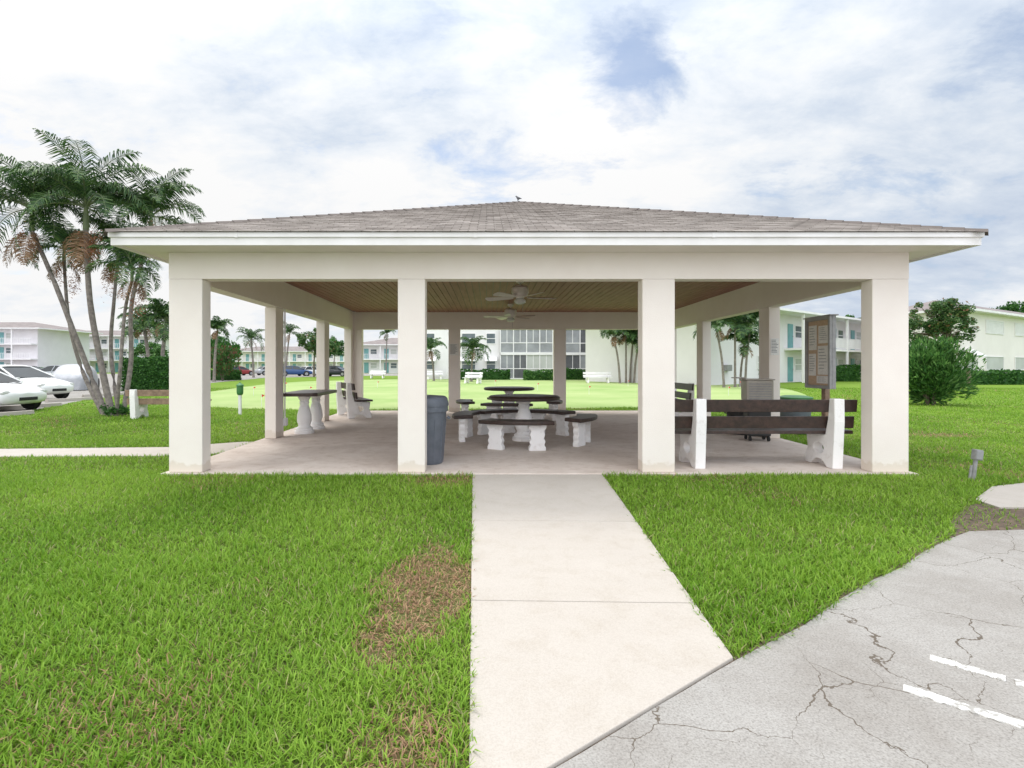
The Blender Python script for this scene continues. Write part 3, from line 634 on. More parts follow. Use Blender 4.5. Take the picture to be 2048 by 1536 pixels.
def palm(loc,path,r0,label,group,nf=15,fl_=1.7,nl=34,ll=.55,fruit=0,dry=1,w=.035,name='palm_tree',shaft=True,seg=10):
    t=thing(name,label,'palm tree',loc,0,group)
    pts=[Vector(p) for p in path]; sp=[]
    for i in range(len(pts)-1):
        p0=pts[max(i-1,0)];p1=pts[i];p2=pts[i+1];p3=pts[min(i+2,len(pts)-1)]
        for k in range(6):
            u=k/6; sp.append(.5*((2*p1)+(p2-p0)*u+(2*p0-5*p1+4*p2-p3)*u*u+(3*p1-p0-3*p2+p3)*u**3))
    sp.append(pts[-1]); n=len(sp)
    MB().tube(sp,[r0*(1.35 if i==0 else 1-.35*i/n)*(1+.05*(i%2)) for i in range(n)],seg).build('trunk','trunk',t,smooth=True)
    top=sp[-1]
    if shaft: MB().tube([top,top+Vector((0,0,fl_*.16)),top+Vector((0,0,fl_*.34))],[r0*.85,r0*.8,r0*.35],seg).build('crownshaft','shaft',t,smooth=True)
    base_=top+Vector((0,0,fl_*(.28 if shaft else .0))); VV=[];QQ=[];o=0; rc=MB()
    for k in range(nf):
        az=k*2.4+random.uniform(-.3,.3); e0=R(random.choice((82,70,58,45,30,12))+random.uniform(-8,8)) if k>2 else R(82)
        V_,Q,P_=frond_arr(base_,az,e0,fl_*random.uniform(.8,1.15),R(random.uniform(80,145)),nl,ll*random.uniform(.85,1.1),.85,w)
        VV.append(V_);QQ.append(Q+o);o+=len(V_); rc.tube([tuple(base_)]+[tuple(p) for p in P_[::4]],[.022]+[.018*(1-.8*i/(len(P_[::4]))) for i in range(len(P_[::4]))],4)
    arrmesh('crown',np.concatenate(VV),np.concatenate(QQ),'palmleaf',t); rc.build('frond_stem','shaft',t)
    if dry:
        VV=[];QQ=[];o=0
        for k in range(dry*2):
            V_,Q,P_=frond_arr(top+Vector((0,0,.05)),random.uniform(0,6.3),R(-40),fl_*.6,R(50),nl//2,ll*.7,.9,w); VV.append(V_);QQ.append(Q+o);o+=len(V_)
        arrmesh('dry_fronds',np.concatenate(VV),np.concatenate(QQ),'palmdry',t)
    for k in range(fruit):
        a=random.uniform(0,6.3); dz=random.uniform(.15,.7); c=np.array([top.x+.24*math.cos(a),top.y+.24*math.sin(a),top.z-dz])
        P_=c+rng.normal(size=(210,3))*np.array([.09,.09,.19]); V_,Q=leaves(P_,.065,.3)
        arrmesh('fruit_cluster',V_,Q,'orange',t)['kind']='stuff'
    return t
PC='trunks of the palm clump at left'
Yp=14.0
def pp(px,py,dy=0): Y=Yp+dy; return (PX(px,Y),Y,ZP(py,Y))
def cpalm(bx,by,mid,top,dy,label,r=.085,**k):
    b=Vector((PX(bx,Yp+dy*.3),Yp+dy*.3,0)); ms=[Vector(pp(*m,dy*.7)) for m in mid]; tp=Vector(pp(*top,dy))
    palm(tuple(b),[(0,0,-.05)]+[tuple(m-b) for m in ms]+[tuple(tp-b)],r,label,PC,**k)
cpalm(226,828,[(205,740),(180,600)],(172,458),0,'tallest palm of the clump with upright crown above the centre',.085,nf=24,fl_=2.2,nl=58,ll=.62,fruit=4,dry=2,w=.034)
cpalm(215,828,[(170,720),(108,560)],(64,460),.5,'palm of the clump leaning farthest left',.072,nf=22,fl_=2.1,nl=56,ll=.6,fruit=3,dry=2,w=.034)
cpalm(245,830,[(262,720),(264,600)],(302,465),.6,'palm of the clump leaning right toward the pavilion eave',.064,nf=22,fl_=1.7,nl=50,ll=.52,fruit=2,dry=1,w=.032)
cpalm(238,826,[(222,700),(228,600)],(236,520),1.4,'thin straight palm at the back of the clump',.055,nf=15,fl_=1.35,nl=42,ll=.44,fruit=3,dry=2,w=.032)
cpalm(208,826,[(165,740),(138,640)],(128,520),1.2,'slender curved palm second from left in the clump',.055,nf=15,fl_=1.3,nl=42,ll=.44,fruit=2,dry=2,w=.032)
cpalm(232,828,[(240,740),(250,620)],(264,560),-.5,'short slender palm on the right side of the clump',.048,nf=14,fl_=1.1,nl=38,ll=.38,fruit=1,dry=2,w=.03)
V_,Q=leaves(cloud((PX(228,14),14,.14),(.40,.35,.13),20,34,.11),.12,.3); tag(arrmesh('undergrowth',V_,Q,'leafdark'),'low dark undergrowth around the base of the palm clump','plant')
FP='palms in the distance'
def fpalm(px,Y,ytop,label,fl_=1.8,lean=0,r=.13,nf=16,**k):
    x=PX(px,Y); h_=ZP(ytop,Y); palm((x,Y,0),[(0,0,0),(lean*.3,0,h_*.5),(lean,0,h_)],r,label,FP,nf=nf,fl_=fl_,nl=24,ll=.6,fruit=0,dry=1,w=.09,shaft=False,seg=7,**k)
fpalm(322,30,640,'bushy fan palm behind the left front column of the pavilion',1.9,.3,nf=30)
fpalm(300,34,650,'bushy palm left of the tall hedge top',1.8,-.4,nf=24)
fpalm(352,60,640,'tall thin palm farther back behind the hedge',2.4,.3)
fpalm(507,62,680,'palm between the left side columns, taller of the left pair',2.4,-.3)
fpalm(572,75,668,'palm standing above the far parked cars',2.6,.5)
fpalm(428,45,660,'palm just right of the left front column',1.6,.3)
fpalm(772,95,668,'thin tall palm above the two storey far block',2.2,.2)
fpalm(868,48,700,'small palm left of the rear centre column',1.9,-.3,r=.1)
fpalm(943,46,700,'small palm by the white wall with awnings',1.9,.1,r=.1,nf=20)
for i,(px,yt,ln_) in enumerate(((1240,672,-.5),(1252,668,0),(1268,672,.5),(1260,690,.2))):
    fpalm(px,41+i*.5,yt,['left leaning','straight middle','right leaning','shorter front'][i]+' palm of the clump right of the screened balconies',1.7,ln_,r=.09)
for i,(px,yt,ln_) in enumerate(((1448,655,-.5),(1470,650,0),(1490,645,.4),(1480,690,.3))):
    fpalm(px,33+i*.5,yt,['left leaning','straight middle','right leaning','low bushy'][i]+' palm of the clump before the right hand white wall',1.7,ln_,r=.08)
fpalm(1375,40,655,'palm at the corner of the right white building',1.6,0,r=.08)

# ------------------------------------------------------------ hedges, shrubs, trees
def hedge(name,label,x0,x1,y0,y1,h_,dens=900,size=.12,mt='leafdark',group='clipped hedges'):
    t=thing(name,label,'hedge',((x0+x1)/2,(y0+y1)/2,0),0,group); hx=(x1-x0)/2; hy=(y1-y0)/2
    MB().box(-hx+.08,hx-.08,-hy+.08,hy-.08,0,h_-.1).build('inner_growth','leafdark',t)
    n=int(((x1-x0)*h_*2+(x1-x0)*(y1-y0)+(y1-y0)*h_*2)*dens); P_=rng.uniform(-1,1,(n,3)); k=rng.integers(0,5,n)
    P_[k==0,1]=-1;P_[k==1,2]=1;P_[k==2,0]=-1;P_[k==3,0]=1;P_[k==4,1]=1
    P_=P_*[hx,hy,h_/2]+[0,0,h_/2]; wob=.06*np.sin(P_[:,0]*2.3)+.05*np.sin(P_[:,0]*5.1+1); P_[:,2]+=wob*(P_[:,2]>h_*.6); P_+=rng.normal(size=P_.shape)*.04; P_[:,2]=np.maximum(P_[:,2],.03)
    V_,Q=leaves(P_,size,.6); arrmesh('foliage',V_,Q,mt,t); return t
hedge('clipped_hedge','tall clipped dark green hedge behind the left front column',PX(243,28),PX(350,28),28,30,1.75,420,.13)
def hp(px0,px1,Y,h_,label,mt='leafdark'): hedge('clipped_hedge',label,PX(px0,Y),PX(px1,Y),Y,Y+1.2,h_,160,.2,mt)
hp(918,1018,52,.95,'low clipped hedge under the awning windows'); hp(1050,1112,50,.9,'low light green hedge in front of the screened balconies','leafmid'); hp(1128,1235,52,1.0,'low clipped hedge right of the rear column')
hp(1350,1540,41,1.05,'low hedge along the right white wall'); hp(1668,1722,46,1.35,'low hedge before the gallery stairs'); hp(1925,2090,38,.95,'low dark hedge at the foot of the far right building')
hp(420,470,50,.9,'low hedge right of the left front column'); hp(20,88,70,1.1,'low hedge by the far left apartment block')
hp(1110,1128,47,1.0,'small clipped hedge end seen behind the rear column','leafmid')
def shrub(name,label,px,Y,rad,zc,ncl,nl,cr,size,mt,stems=6,asp=.3,cat='shrub',group=None):
    x=PX(px,Y); t=thing(name,label,cat,(x,Y,0),0,group); st=MB()
    for i in range(stems):
        a=random.uniform(0,6.3); q=random.uniform(.3,.8); st.tube([(.1*math.cos(a),.1*math.sin(a),0),(rad[0]*q*.4*math.cos(a),rad[1]*q*.4*math.sin(a),zc*.6),(rad[0]*q*math.cos(a),rad[1]*q*math.sin(a),zc+rad[2]*.4)],[.03,.022,.01],5)
    st.build('stem','bark',t); P_=cloud((0,0,zc),rad,ncl,nl,cr,.25); P_=P_[P_[:,2]>.05]
    d=P_-np.array([0,0,.2]); d/=np.linalg.norm(d,axis=1)[:,None]
    V_,Q=leaves(P_,size,asp,1.2,d); arrmesh('foliage',V_,Q,mt,t); return t
shrub('oleander_shrub','tall leafy green oleander shrub right of the pavilion',1862,18,(1.10,1.0,1.05),1.18,130,110,.32,.21,'leafmid',14,.22)
shrub('round_shrub','round shrub with some reddish leaves left of the parked cars',447,48,(1.6,1.4,1.4),1.9,60,50,.4,.28,'redleaf',5,.4)
shrub('bushy_tree','dense green bush behind the reddish shrub',440,52,(1.9,1.5,1.6),2.8,60,60,.5,.3,'leafdark',5,.4)
def tree(label,px,Y,h_,path,crown,ncl,nl,cr,size,mt='leaftree',r=.14,group='broadleaf trees'):
    x=PX(px,Y); t=thing('leafy_tree',label,'tree',(x,Y,0),0,group); tr=MB(); tr.tube([(0,0,-.05)]+path,[r*(1-.6*i/len(path)) for i in range(len(path)+1)],8)
    for c,rad in crown:
        for k in range(5):
            e=Vector(c)+Vector((random.uniform(-1,1)*rad[0],random.uniform(-1,1)*rad[1],random.uniform(-.2,.8)*rad[2]))*.8
            s_=Vector(path[-1]); tr.tube([s_,(s_+e)/2+Vector((0,0,.2)),e],[r*.4,r*.25,r*.08],5)
    tr.build('trunk','bark',t,smooth=True)
    P_=np.concatenate([cloud(c,rad,ncl,nl,cr,.35) for c,rad in crown]); V_,Q=leaves(P_,size,.5); arrmesh('crown',V_,Q,mt,t)
tree('leaning tree with ragged crown before the far right building',1940,34,6,[(-.1,0,1),(-.7,0,2.0),(-1.3,.2,3.0)],[((-2.2,0,4.6),(1.6,1.3,1.1)),((-.9,.2,3.9),(1.3,1.1,1.0)),((-3.2,0,3.5),(1.0,1,1.1)),((-1.2,0,5.0),(.9,.9,.7))],34,60,.34,.20)
tree('green tree between the left side columns',628,66,6,[(0,0,2),(.1,0,3)],[((0,0,4.8),(2.0,1.8,1.6)),((1.3,0,3.6),(1.4,1.4,1.1))],36,60,.55,.35)
tree('small tree behind the third left side column',668,85,6,[(0,0,2),(.1,0,3)],[((0,0,4.4),(1.8,1.8,1.5))],30,60,.55,.4,'leafdark')
tree('dark tree top rising above the far right building roof',2035,70,9,[(0,0,4),(.2,0,7)],[((0,0,8.3),(3.4,2,1.6))],60,70,.6,.4,'leafdark')
tree('dark green tree beyond the two storey gallery building',1700,75,9,[(0,0,4),(0,0,6)],[((0,0,7.2),(2.6,2,1.2))],50,60,.55,.4,'leafdark')
tree('low round tree behind the left apartment block',300,90,6,[(0,0,2)],[((0,0,3.6),(3.2,2,2.0))],50,60,.7,.45,'leafmid')

# ------------------------------------------------------------ buildings
def window(t,x,y,z,w,h_,mt='glass',rails=True):
    f=MB().box(x,x+w,y-.06,y-.003,z,z+.06).box(x,x+w,y-.06,y-.003,z+h_-.06,z+h_).box(x,x+.06,y-.06,y-.003,z+.06,z+h_-.06).box(x+w-.06,x+w,y-.06,y-.003,z+.06,z+h_-.06)
    if rails: f.box(x+.06,x+w-.06,y-.05,y-.003,z+h_/2-.03,z+h_/2+.03)
    f=f.build('window','wpaint',t); MB().box(x+.06,x+w-.06,y-.02,y-.004,z+.06,z+h_-.06).build('pane',mt,f)
def door(t,x,y,z,mt='teal',w=.9,h_=2.05):
    d=MB().box(x,x+w,y-.05,y-.003,z,z+h_).box(x+.12,x+w-.12,y-.06,y-.051,z+1.1,z+h_-.15).box(x+.12,x+w-.12,y-.06,y-.051,z+.15,z+.95).build('door',mt,t)
    MB().box(x+w-.13,x+w-.07,y-.1,y-.052,z+.95,z+1.05).build('handle','metal',d)
def railing(t,x0,x1,y,z,step=.14,h_=1.0):
    m_=MB().box(x0,x1,y-.03,y+.03,z+h_-.05,z+h_).box(x0,x1,y-.02,y+.02,z+.08,z+.12); x=x0+.05
    while x<x1: m_.box(x-.025,x+.025,y-.015,y+.015,z+.12,z+h_-.05); x+=step
    m_.build('railing','wpaint',t)
def hiproof(t,L,D,z,oh=.6,rise=1.6,x0=0):
    a=x0-oh;b_=x0+L+oh;c=-oh;d=D+oh; m_=(c+d)/2; k=min((d-c)/2,(b_-a)/2-.1)
    MB().add([(a,c,z),(b_,c,z),(b_,d,z),(a,d,z),(a+k,m_,z+rise),(b_-k,m_,z+rise)],[(0,1,5,4),(1,2,5),(2,3,4,5),(3,0,4),(0,3,2,1)]).build('roof','farroof',t)
    MB().box(a-.02,b_+.02,c-.02,d+.02,z-.18,z-.004).build('eave','wpaint',t)
def gallery(name,label,loc,rot,L,D,floors,fh,mt='farwhite',gal=1.4,bay=4.2,rstep=.14,rise=1.6,xg=0,roof=True):
    t=thing(name,label,'building',loc,rot); Ht=floors*fh+.2
    MB().box(0,L,0,D,0,Ht).build('wall',mt,t)
    for f in range(floors):
        z=f*fh
        if f: MB().box(xg,L,-gal,-.003,z-.12,z+.06).build('gallery_floor','wpaint',t); railing(t,xg,L,-gal+.05,z+.06,rstep)
        x=xg+.6; i=0
        while x+bay<L+.5:
            door(t,x,0,z+.07); window(t,x+1.25,0,z+.95,1.3,1.1,'glass' if (i+f)%2 else 'blind')
            x+=bay; i+=1
    x=xg+.1
    while x<L+.1:
        MB().box(x-.09,x+.09,-gal-.02,-gal+.14,0,Ht-.2).build('post','wpaint',t); x+=bay
    if roof: hiproof(t,L,D,Ht,gal+.2,rise)
    return t
gallery('apartment_building','three storey white block with teal doors at far left',(-112,93,0),0,31.5,12,3,2.65,'farwhite',1.4,4.0,.3)
t=gallery('apartment_building','long low roofed white block behind the palm clump',(-101,116,0),0,29,12,3,2.65,'farwhite',1.3,4.3,.4)
for f in range(3):
    for x in (2.2,5.2): MB().box(x,x+2.5,-1.28,-1.2,f*2.65+.1,f*2.65+2.4).build('screened_bay','dark',t)
gallery('apartment_building','two storey white block with teal doors seen between left rear columns',(-25.5,104,0),0,24,10,2,2.75,'farwhite',1.4,4.0,.3)
gallery('apartment_building','distant pale block with brown roof beyond the far parked cars',(-75,150,0),0,40,12,2,2.75,'cream',1.4,4.5,.5)
t=thing('apartment_building','white block with screened balconies and awnings behind the pavilion','building',(-7.5,55,0)); fh=2.7
MB().box(0,8.66,0,12,0,8.4).build('wall','farwhite',t)
MB().box(8.663,20.5,1.6,12,0,8.4).build('wall','farwhite',t); MB().box(20.503,28,-.5,12,0,8.4).build('wall','farwhite',t)
MB().box(0,28,-.6,12.4,8.404,8.6).build('eave','wpaint',t)
def lanai(x0,x1,y,mats):
    for f in range(4): MB().box(x0,x1,y,1.597,f*fh-.16 if f else 0,f*fh+.12).build('balcony_floor','wpaint',t)
    n=len(mats[0])
    for f in range(3):
        z=f*fh+.12; w_=(x1-x0)/n
        for i in range(n):
            a=x0+i*w_
            MB().box(a+.06,a+w_-.06,y+.10,y+.13,z,z+fh-.282).build('screen',mats[f%len(mats)][i],t)
            m_=MB().box(a-.05,a+.05,y+.04,y+.16,z,z+fh-.282); m_.box(a+.05,a+w_-.05,y+.06,y+.14,z+.95,z+1.03); m_.box(a+w_/2-.03,a+w_/2+.03,y+.06,y+.098,z+1.03,z+fh-.29)
            m_.build('screen_frame','wpaint',t)
        MB().box(x1-.06,x1+.06,y+.04,y+.16,z,z+fh-.282).build('post','wpaint',t)
lanai(8.7,14.2,-.4,[['grayscreen','dark','blind','blind'],['grayscreen','grayscreen','grayscreen','grayscreen'],['dark','grayscreen','dark','grayscreen']])
lanai(15.6,20.3,.3,[['dark','grayscreen','grayscreen'],['grayscreen','dark','grayscreen']])
for f in range(3):
    for x in (.8,4.6,7.2):
        window(t,x,0,f*fh+1.0,1.0 if x!=4.6 else 1.5,1.15)
        if f==0: MB().yz([[(-.004,2.35),(-.75,1.95),(-.75,1.88),(-.7,1.92),(-.004,2.28)]],x-.15,x+(1.15 if x!=4.6 else 1.65)).build('awning','wpaint',t)
for f in range(3):
    for x in (22.0,25): window(t,x,-.5,f*fh+1.0,1.4,1.15)
a_=R(36); t=gallery('apartment_building','two storey white building with open gallery and outside stairs right of the pavilion',(15.7,37.0,0),a_,33,12,2,2.8,'farwhite',1.5,4.4,.12,1.0,11.0)
window(t,3.0,0,3.9,1.5,1.1); window(t,6.5,0,1.1,1.5,1.1,'blind'); window(t,6.5,0,3.9,1.5,1.1)
MB().box(1.6,2.3,-.35,-.003,1.0,1.45).build('air_conditioner','pvc',t,bevel=.02)
sx=MB()
prof=[]
for i in range(14): prof+=[(24.2+i*.27,2.8-i*.19),(24.2+i*.27,2.8-(i+1)*.19)]
prof+=[(24.2+14*.27,2.8-14*.19),(24.2+14*.27-.3,2.8-14*.19-.1),(24.2,2.5)]
n=len(prof); tri=tessellate_polygon([[Vector((p[0],p[1],0)) for p in prof]])
sx.add([(p[0],-2.7,p[1]) for p in prof]+[(p[0],-1.6,p[1]) for p in prof],[tuple(q) for q in tri]+[tuple(i+n for i in q[::-1]) for q in tri]+[(i,(i+1)%n,n+(i+1)%n,n+i) for i in range(n)])
sx.build('stairs','wpaint',t)
for yy in (-2.7,-1.6):
    rl=MB(); rl.tube([(24.2,yy,3.75),(28,yy,1.1)],.04,6); rl.tube([(24.2,yy,2.75),(28,yy,.12)],.05,6)
    for i in range(26): xx=24.2+i*.146; rl.tube([(xx,yy,2.75-i*.1012),(xx,yy,3.75-i*.1019)],.02,4)
    rl.build('stair_railing','wpaint',t)
t=thing('apartment_building','cream two storey building with shuttered window at far right','building',(33.5,39.0,0),R(30))
MB().box(4.2,34,0,5,0,5.9).build('wall','cream',t)
MB().add([(3.7,-.7,5.9),(34.5,-.7,5.9),(34.5,5.7,5.9),(3.7,5.7,5.9),(6.8,2.5,7.0),(31,2.5,7.0)],[(0,1,5,4),(1,2,5),(2,3,4,5),(3,0,4),(0,3,2,1)]).build('roof','farroof',t)
MB().box(3.68,34.52,-.72,5.72,5.72,5.897).build('eave','wpaint',t)
for x,w_ in ((9.3,4.0),(16,4.0),(24,4)):
    window(t,x,0,4.1,w_,1.15,'wpaint',False); window(t,x,0,1.0,w_,1.2,'blind',False)
    sh=MB()
    for i in range(9): sh.box(x+.08,x+w_-.08,-.05,-.022,4.2+i*.115,4.2+i*.115+.06)
    sh.build('shutter','wpaint',t)
window(t,5.4,0,1.0,1.4,1.2,'blind'); MB().yz([[(-.004,2.7),(-.8,2.2),(-.8,2.1),(-.004,2.6)]],5.2,7.0).build('awning','wpaint',t)

# ------------------------------------------------------------ cars
def car(label,loc,rot,paint,s=1.0,detail=True,roofz=1.40,group='cars parked in the lots'):
    t=thing('parked_car',label,'car',loc,rot,group); t.scale=(s,s,s)
    st=[(-2.30,.60,.38,.74),(-2.24,.76,.27,.88),(-1.95,.84,.22,.95),(-1.2,.87,.2,.97),(-.3,.88,.2,.95),(.6,.88,.2,.93),(1.2,.87,.2,.88),(1.8,.84,.21,.78),(2.15,.76,.24,.68),(2.29,.58,.33,.57)]
    vs=[];fs=[]
    for x,w,zb,zt in st:
        half=[(0,zb),(.82*w,zb),(w,zb+.10),(1.02*w,(zb+zt)/2),(w,zt-.10),(.90*w,zt-.01),(0,zt+.03)]
        vs+=[(x,y,z) for y,z in half]+[(x,-y,z) for y,z in half[-2:0:-1]]
    k=12
    for i in range(len(st)-1):
        for j in range(k): fs.append((i*k+j,i*k+(j+1)%k,(i+1)*k+(j+1)%k,(i+1)*k+j))
    fs+=[tuple(range(k)),tuple(range((len(st)-1)*k,len(st)*k))]
    b=MB().add(vs,fs).build('body',paint,t,smooth=True); sm=b.modifiers.new('s','SUBSURF'); sm.levels=sm.render_levels=1
    pr=[(-1.80,.93),(-1.28,roofz-.06),(-.75,roofz),(-.1,roofz),(.30,roofz-.06),(1.18,.90)]
    def yw(z): return .80-.26*(z-.9)/.5
    vs=[(x,yw(z),z) for x,z in pr]+[(x,-yw(z),z) for x,z in pr]; n=len(pr)
    MB().add(vs,[tuple(range(n)),tuple(range(n,2*n))[::-1]]+[(i,i+1,n+i+1,n+i) for i in range(n-1)]).build('glasshouse','carglass',t)
    rf=MB(); q=pr[1:5]; vs=[]
    for x,z in q:
        for y in (-yw(z)-.01,-yw(z)*.5,0,yw(z)*.5,yw(z)+.01): vs.append((x,y,z+.012+(.02 if abs(y)<.5 else 0)))
    fs=[(i*5+j,i*5+j+1,(i+1)*5+j+1,(i+1)*5+j) for i in range(3) for j in range(4)]
    rf.add(vs,fs)
    for s_ in (-1,1):
        for (a,b2,r) in ((0,1,.035),(5,4,.03),(1,2,.03),(2,3,.03),(3,4,.03)): rf.tube([(pr[a][0],s_*yw(pr[a][1]),pr[a][1]),(pr[b2][0],s_*yw(pr[b2][1]),pr[b2][1])],r,6)
        rf.tube([(-.35,s_*.80,.92),(-.42,s_*yw(roofz),roofz)],.04,6)
    rf.build('roof',paint,t,smooth=True)
    for x in (-1.38,1.42):
        for s_ in (-1,1):
            w_=.885*s_
            MB().lathe([(.02,-.01),(.375,-.01),(.375,.01),(.02,.01)],(x,w_,.35),24,'y').build('wheel_arch','tyre',t)
            wh=MB().lathe([(.20,-.10),(.30,-.10),(.315,-.07),(.315,.07),(.30,.10),(.20,.10)],(x,w_*.97,.315),24,'y').build('wheel','tyre',t,smooth=True)
            rm=MB().lathe([(.01,-.03),(.20,-.03),(.205,.0),(.20,.03),(.01,.03)],(x,w_*.97+.08*s_,.315),20,'y')
            for a in range(5):
                c,d=math.cos(a*1.2566),math.sin(a*1.2566); rm.tube([(x+.03*c,w_*.97+.118*s_,.315+.03*d),(x+.19*c,w_*.97+.112*s_,.315+.19*d)],.018,5)
            rm.build('rim','rim',wh)
    if detail:
        for s_ in (-1,1):
            MB().lathe([(.01,-.03),(.07,-.02),(.09,0),(.07,.05),(.01,.07)],(0,0,0),16,'x').xf(Matrix.Translation((2.12,s_*.58,.61))@Matrix.Diagonal((1.2,1.9,.85,1))).build('headlight','lampglass',t,smooth=True)
            MB().box(-2.3,-2.18,s_*.62-.14,s_*.62+.14,.66,.80).build('tail_light','tail',t,bevel=.02)
            MB().box(.72,.90,s_*.93-.06,s_*.93+.06,.93,1.04).build('mirror',paint,t,bevel=.02)
            MB().box(-1.0,1.0,s_*.90-.006,s_*.90+.006,.50,.53).build('side_trim','metal',t)
            for dx in (-.42,.95): MB().box(dx-.005,dx+.005,s_*.893-.006,s_*.893+.006,.30,.88).build('door_gap','tyre',t)
            MB().box(-.30,-.12,s_*.90-.012,s_*.90+.012,.76,.79).build('door_handle','metal',t,bevel=.004)
        MB().box(2.22,2.30,-.28,.28,.36,.46).build('grille','tyre',t,bevel=.01)
    return t
W=carp('white_car_paint',(.78,.78,.77)); S=carp('silver_car_paint',(.38,.40,.42)); Dk=carp('dark_car_paint',(.03,.035,.045)); Bl=carp('blue_car_paint',(.03,.08,.22)); Rd=carp('red_car_paint',(.28,.03,.03))
car('white coupe cut by the left frame edge, nearest the camera',(PX(15,15.3)-1.40,15.4,.01),R(-6),W,.94)
car('white convertible parked behind the nearest white coupe',(PX(86,20.6)-1.42,20.7,.01),R(-8),W,1.0,True,1.36)
car('silver grey sedan in the far part of the left lot',(PX(114,45),45,.01),R(172),S)
car('dark sedan far behind the silver grey sedan',(PX(60,58),58,.01),R(10),Dk,.98,False)
car('blue car beyond the left side columns',(PX(590,72),72,.01),R(25),Bl,1.0,False); car('small white car right of the blue car',(PX(622,74),74,.01),R(60),W,.95,False)
car('dark car behind the third left side column',(PX(672,70),70,.01),R(-12),Dk,1.0,False); car('dark red car at the left end of the far row',(PX(478,76),76,.01),R(60),Rd,.95,False)
car('silver car behind the ball washer in the far lot',(PX(540,80),80,.01),R(50),S,.95,False); car('white car at the left edge of the far lot',(PX(20,40),40,.01),R(5),W,.95,False)
t=thing('covered_car','car under a silver grey cover behind the palm trunks','car',(PX(168,30)-.5,30,0),R(-60))
V_=[];K=22;st=[(-2.2,.6,.55),(-2.0,.85,.95),(-1.4,.93,1.1),(-.8,.95,1.42),(.3,.95,1.45),(1.1,.93,1.08),(1.9,.88,.95),(2.2,.65,.6)]
for x,w_,z in st:
    for i in range(K+1):
        a=math.pi*i/K; rr=1+.02*math.sin(i*2.5+x*3); V_.append((x,w_*rr*math.copysign(abs(math.cos(a))**.45,math.cos(a)),z*rr*max(0,math.sin(a))**.55+.05))
F_=[(i*(K+1)+j,i*(K+1)+j+1,(i+1)*(K+1)+j+1,(i+1)*(K+1)+j) for i in range(len(st)-1) for j in range(K)]+[tuple(range(K+1)),tuple(range((len(st)-1)*(K+1),len(st)*(K+1)))]
o=MB().add(V_,F_).build('cover','tarp',t,smooth=True); sm=o.modifiers.new('s','SUBSURF'); sm.levels=sm.render_levels=1
for x in (-1.35,1.35):
    for s_ in (-1,1): MB().lathe([(.02,-.1),(.31,-.1),(.31,.1),(.02,.1)],(x,s_*.84,.31),18,'y').build('wheel','tyre',t)
for i,(x,y) in enumerate(((-12.9,13.6),(-14.6,16.6),(-16.0,20.0),(-17.3,23.4))):
    t=thing('wheel_stop',['nearest','second nearest','third nearest','farthest'][i]+' concrete wheel stop at the edge of the left lot','wheel stop',(x,y,.012),R(74),'concrete wheel stops')
    MB().yz([[(-.08,0),(.08,0),(.06,.11),(-.06,.11)]],-.9,.9).build('stop','walk',t,bevel=.01)

# ------------------------------------------------------------ bird
t=thing('perched_bird','small dark bird perched on the peak of the pavilion roof','bird',(.60,10.84,4.765),R(150)); t.scale=(.68,.68,.68)
vs=[(-.085,0,.075),(-.04,0,.085),(.0,0,.10),(.03,0,.125),(.045,0,.155),(.065,0,.165),(.088,0,.160),(0,.018,.06),(0,.018,.0),(0,-.018,.06),(0,-.018,.0),(-.13,0,.055)]
es=[(0,1),(1,2),(2,3),(3,4),(4,5),(5,6),(2,7),(7,8),(2,9),(9,10),(0,11)]
rd=[.018,.034,.040,.030,.020,.018,.004,.010,.004,.010,.004,.010]
me=bpy.data.meshes.new('body'); me.from_pydata(vs,es,[]); bo=bpy.data.objects.new('body',me); COL.objects.link(bo); bo.parent=t; me.materials.append(M['bird'])
sk=bo.modifiers.new('skin','SKIN')
for i,r in enumerate(rd): me.skin_vertices[0].data[i].radius=(r,r)
me.skin_vertices[0].data[2].use_root=True
sm=bo.modifiers.new('s','SUBSURF'); sm.levels=sm.render_levels=2

# ------------------------------------------------------------ world, sun, camera
w=bpy.data.worlds.new('World'); SC.world=w; w.use_nodes=True; nt=w.node_tree; nt.nodes.clear()
EL=R(58); AZ=R(-35)
sky=N(nt,'ShaderNodeTexSky',sky_type='NISHITA'); sky.sun_disc=False; sky.sun_elevation=EL; sky.sun_rotation=AZ
tc=N(nt,'ShaderNodeTexCoord'); sp=N(nt,'ShaderNodeSeparateXYZ'); nt.links.new(tc.outputs['Generated'],sp.inputs[0])
def mth(op,a,b=None,c=None,clamp=False):
    n=N(nt,'ShaderNodeMath',operation=op); n.use_clamp=clamp
    for i,v in enumerate((a,b,c)):
        if v is None: continue
        if isinstance(v,(int,float)): n.inputs[i].default_value=v
        else: nt.links.new(v,n.inputs[i])
    return n.outputs[0]
zc=mth('ADD',mth('MAXIMUM',sp.outputs[2],0.0),.30)
cx=mth('DIVIDE',sp.outputs[0],zc); cy=mth('DIVIDE',sp.outputs[1],zc)
cb_=N(nt,'ShaderNodeCombineXYZ'); nt.links.new(cx,cb_.inputs[0]); nt.links.new(cy,cb_.inputs[1]); cb_.inputs[2].default_value=.4
def noise(scale,loc,sc=(1,1,1),dist=.4,det=10.0,ro=.58):
    mp=N(nt,'ShaderNodeMapping'); mp.inputs['Location'].default_value=loc; mp.inputs['Scale'].default_value=sc; nt.links.new(cb_.outputs[0],mp.inputs[0])
    n=N(nt,'ShaderNodeTexNoise',Scale=scale,Detail=det,Roughness=ro,Distortion=dist); nt.links.new(mp.outputs[0],n.inputs['Vector']); return n.outputs['Fac']
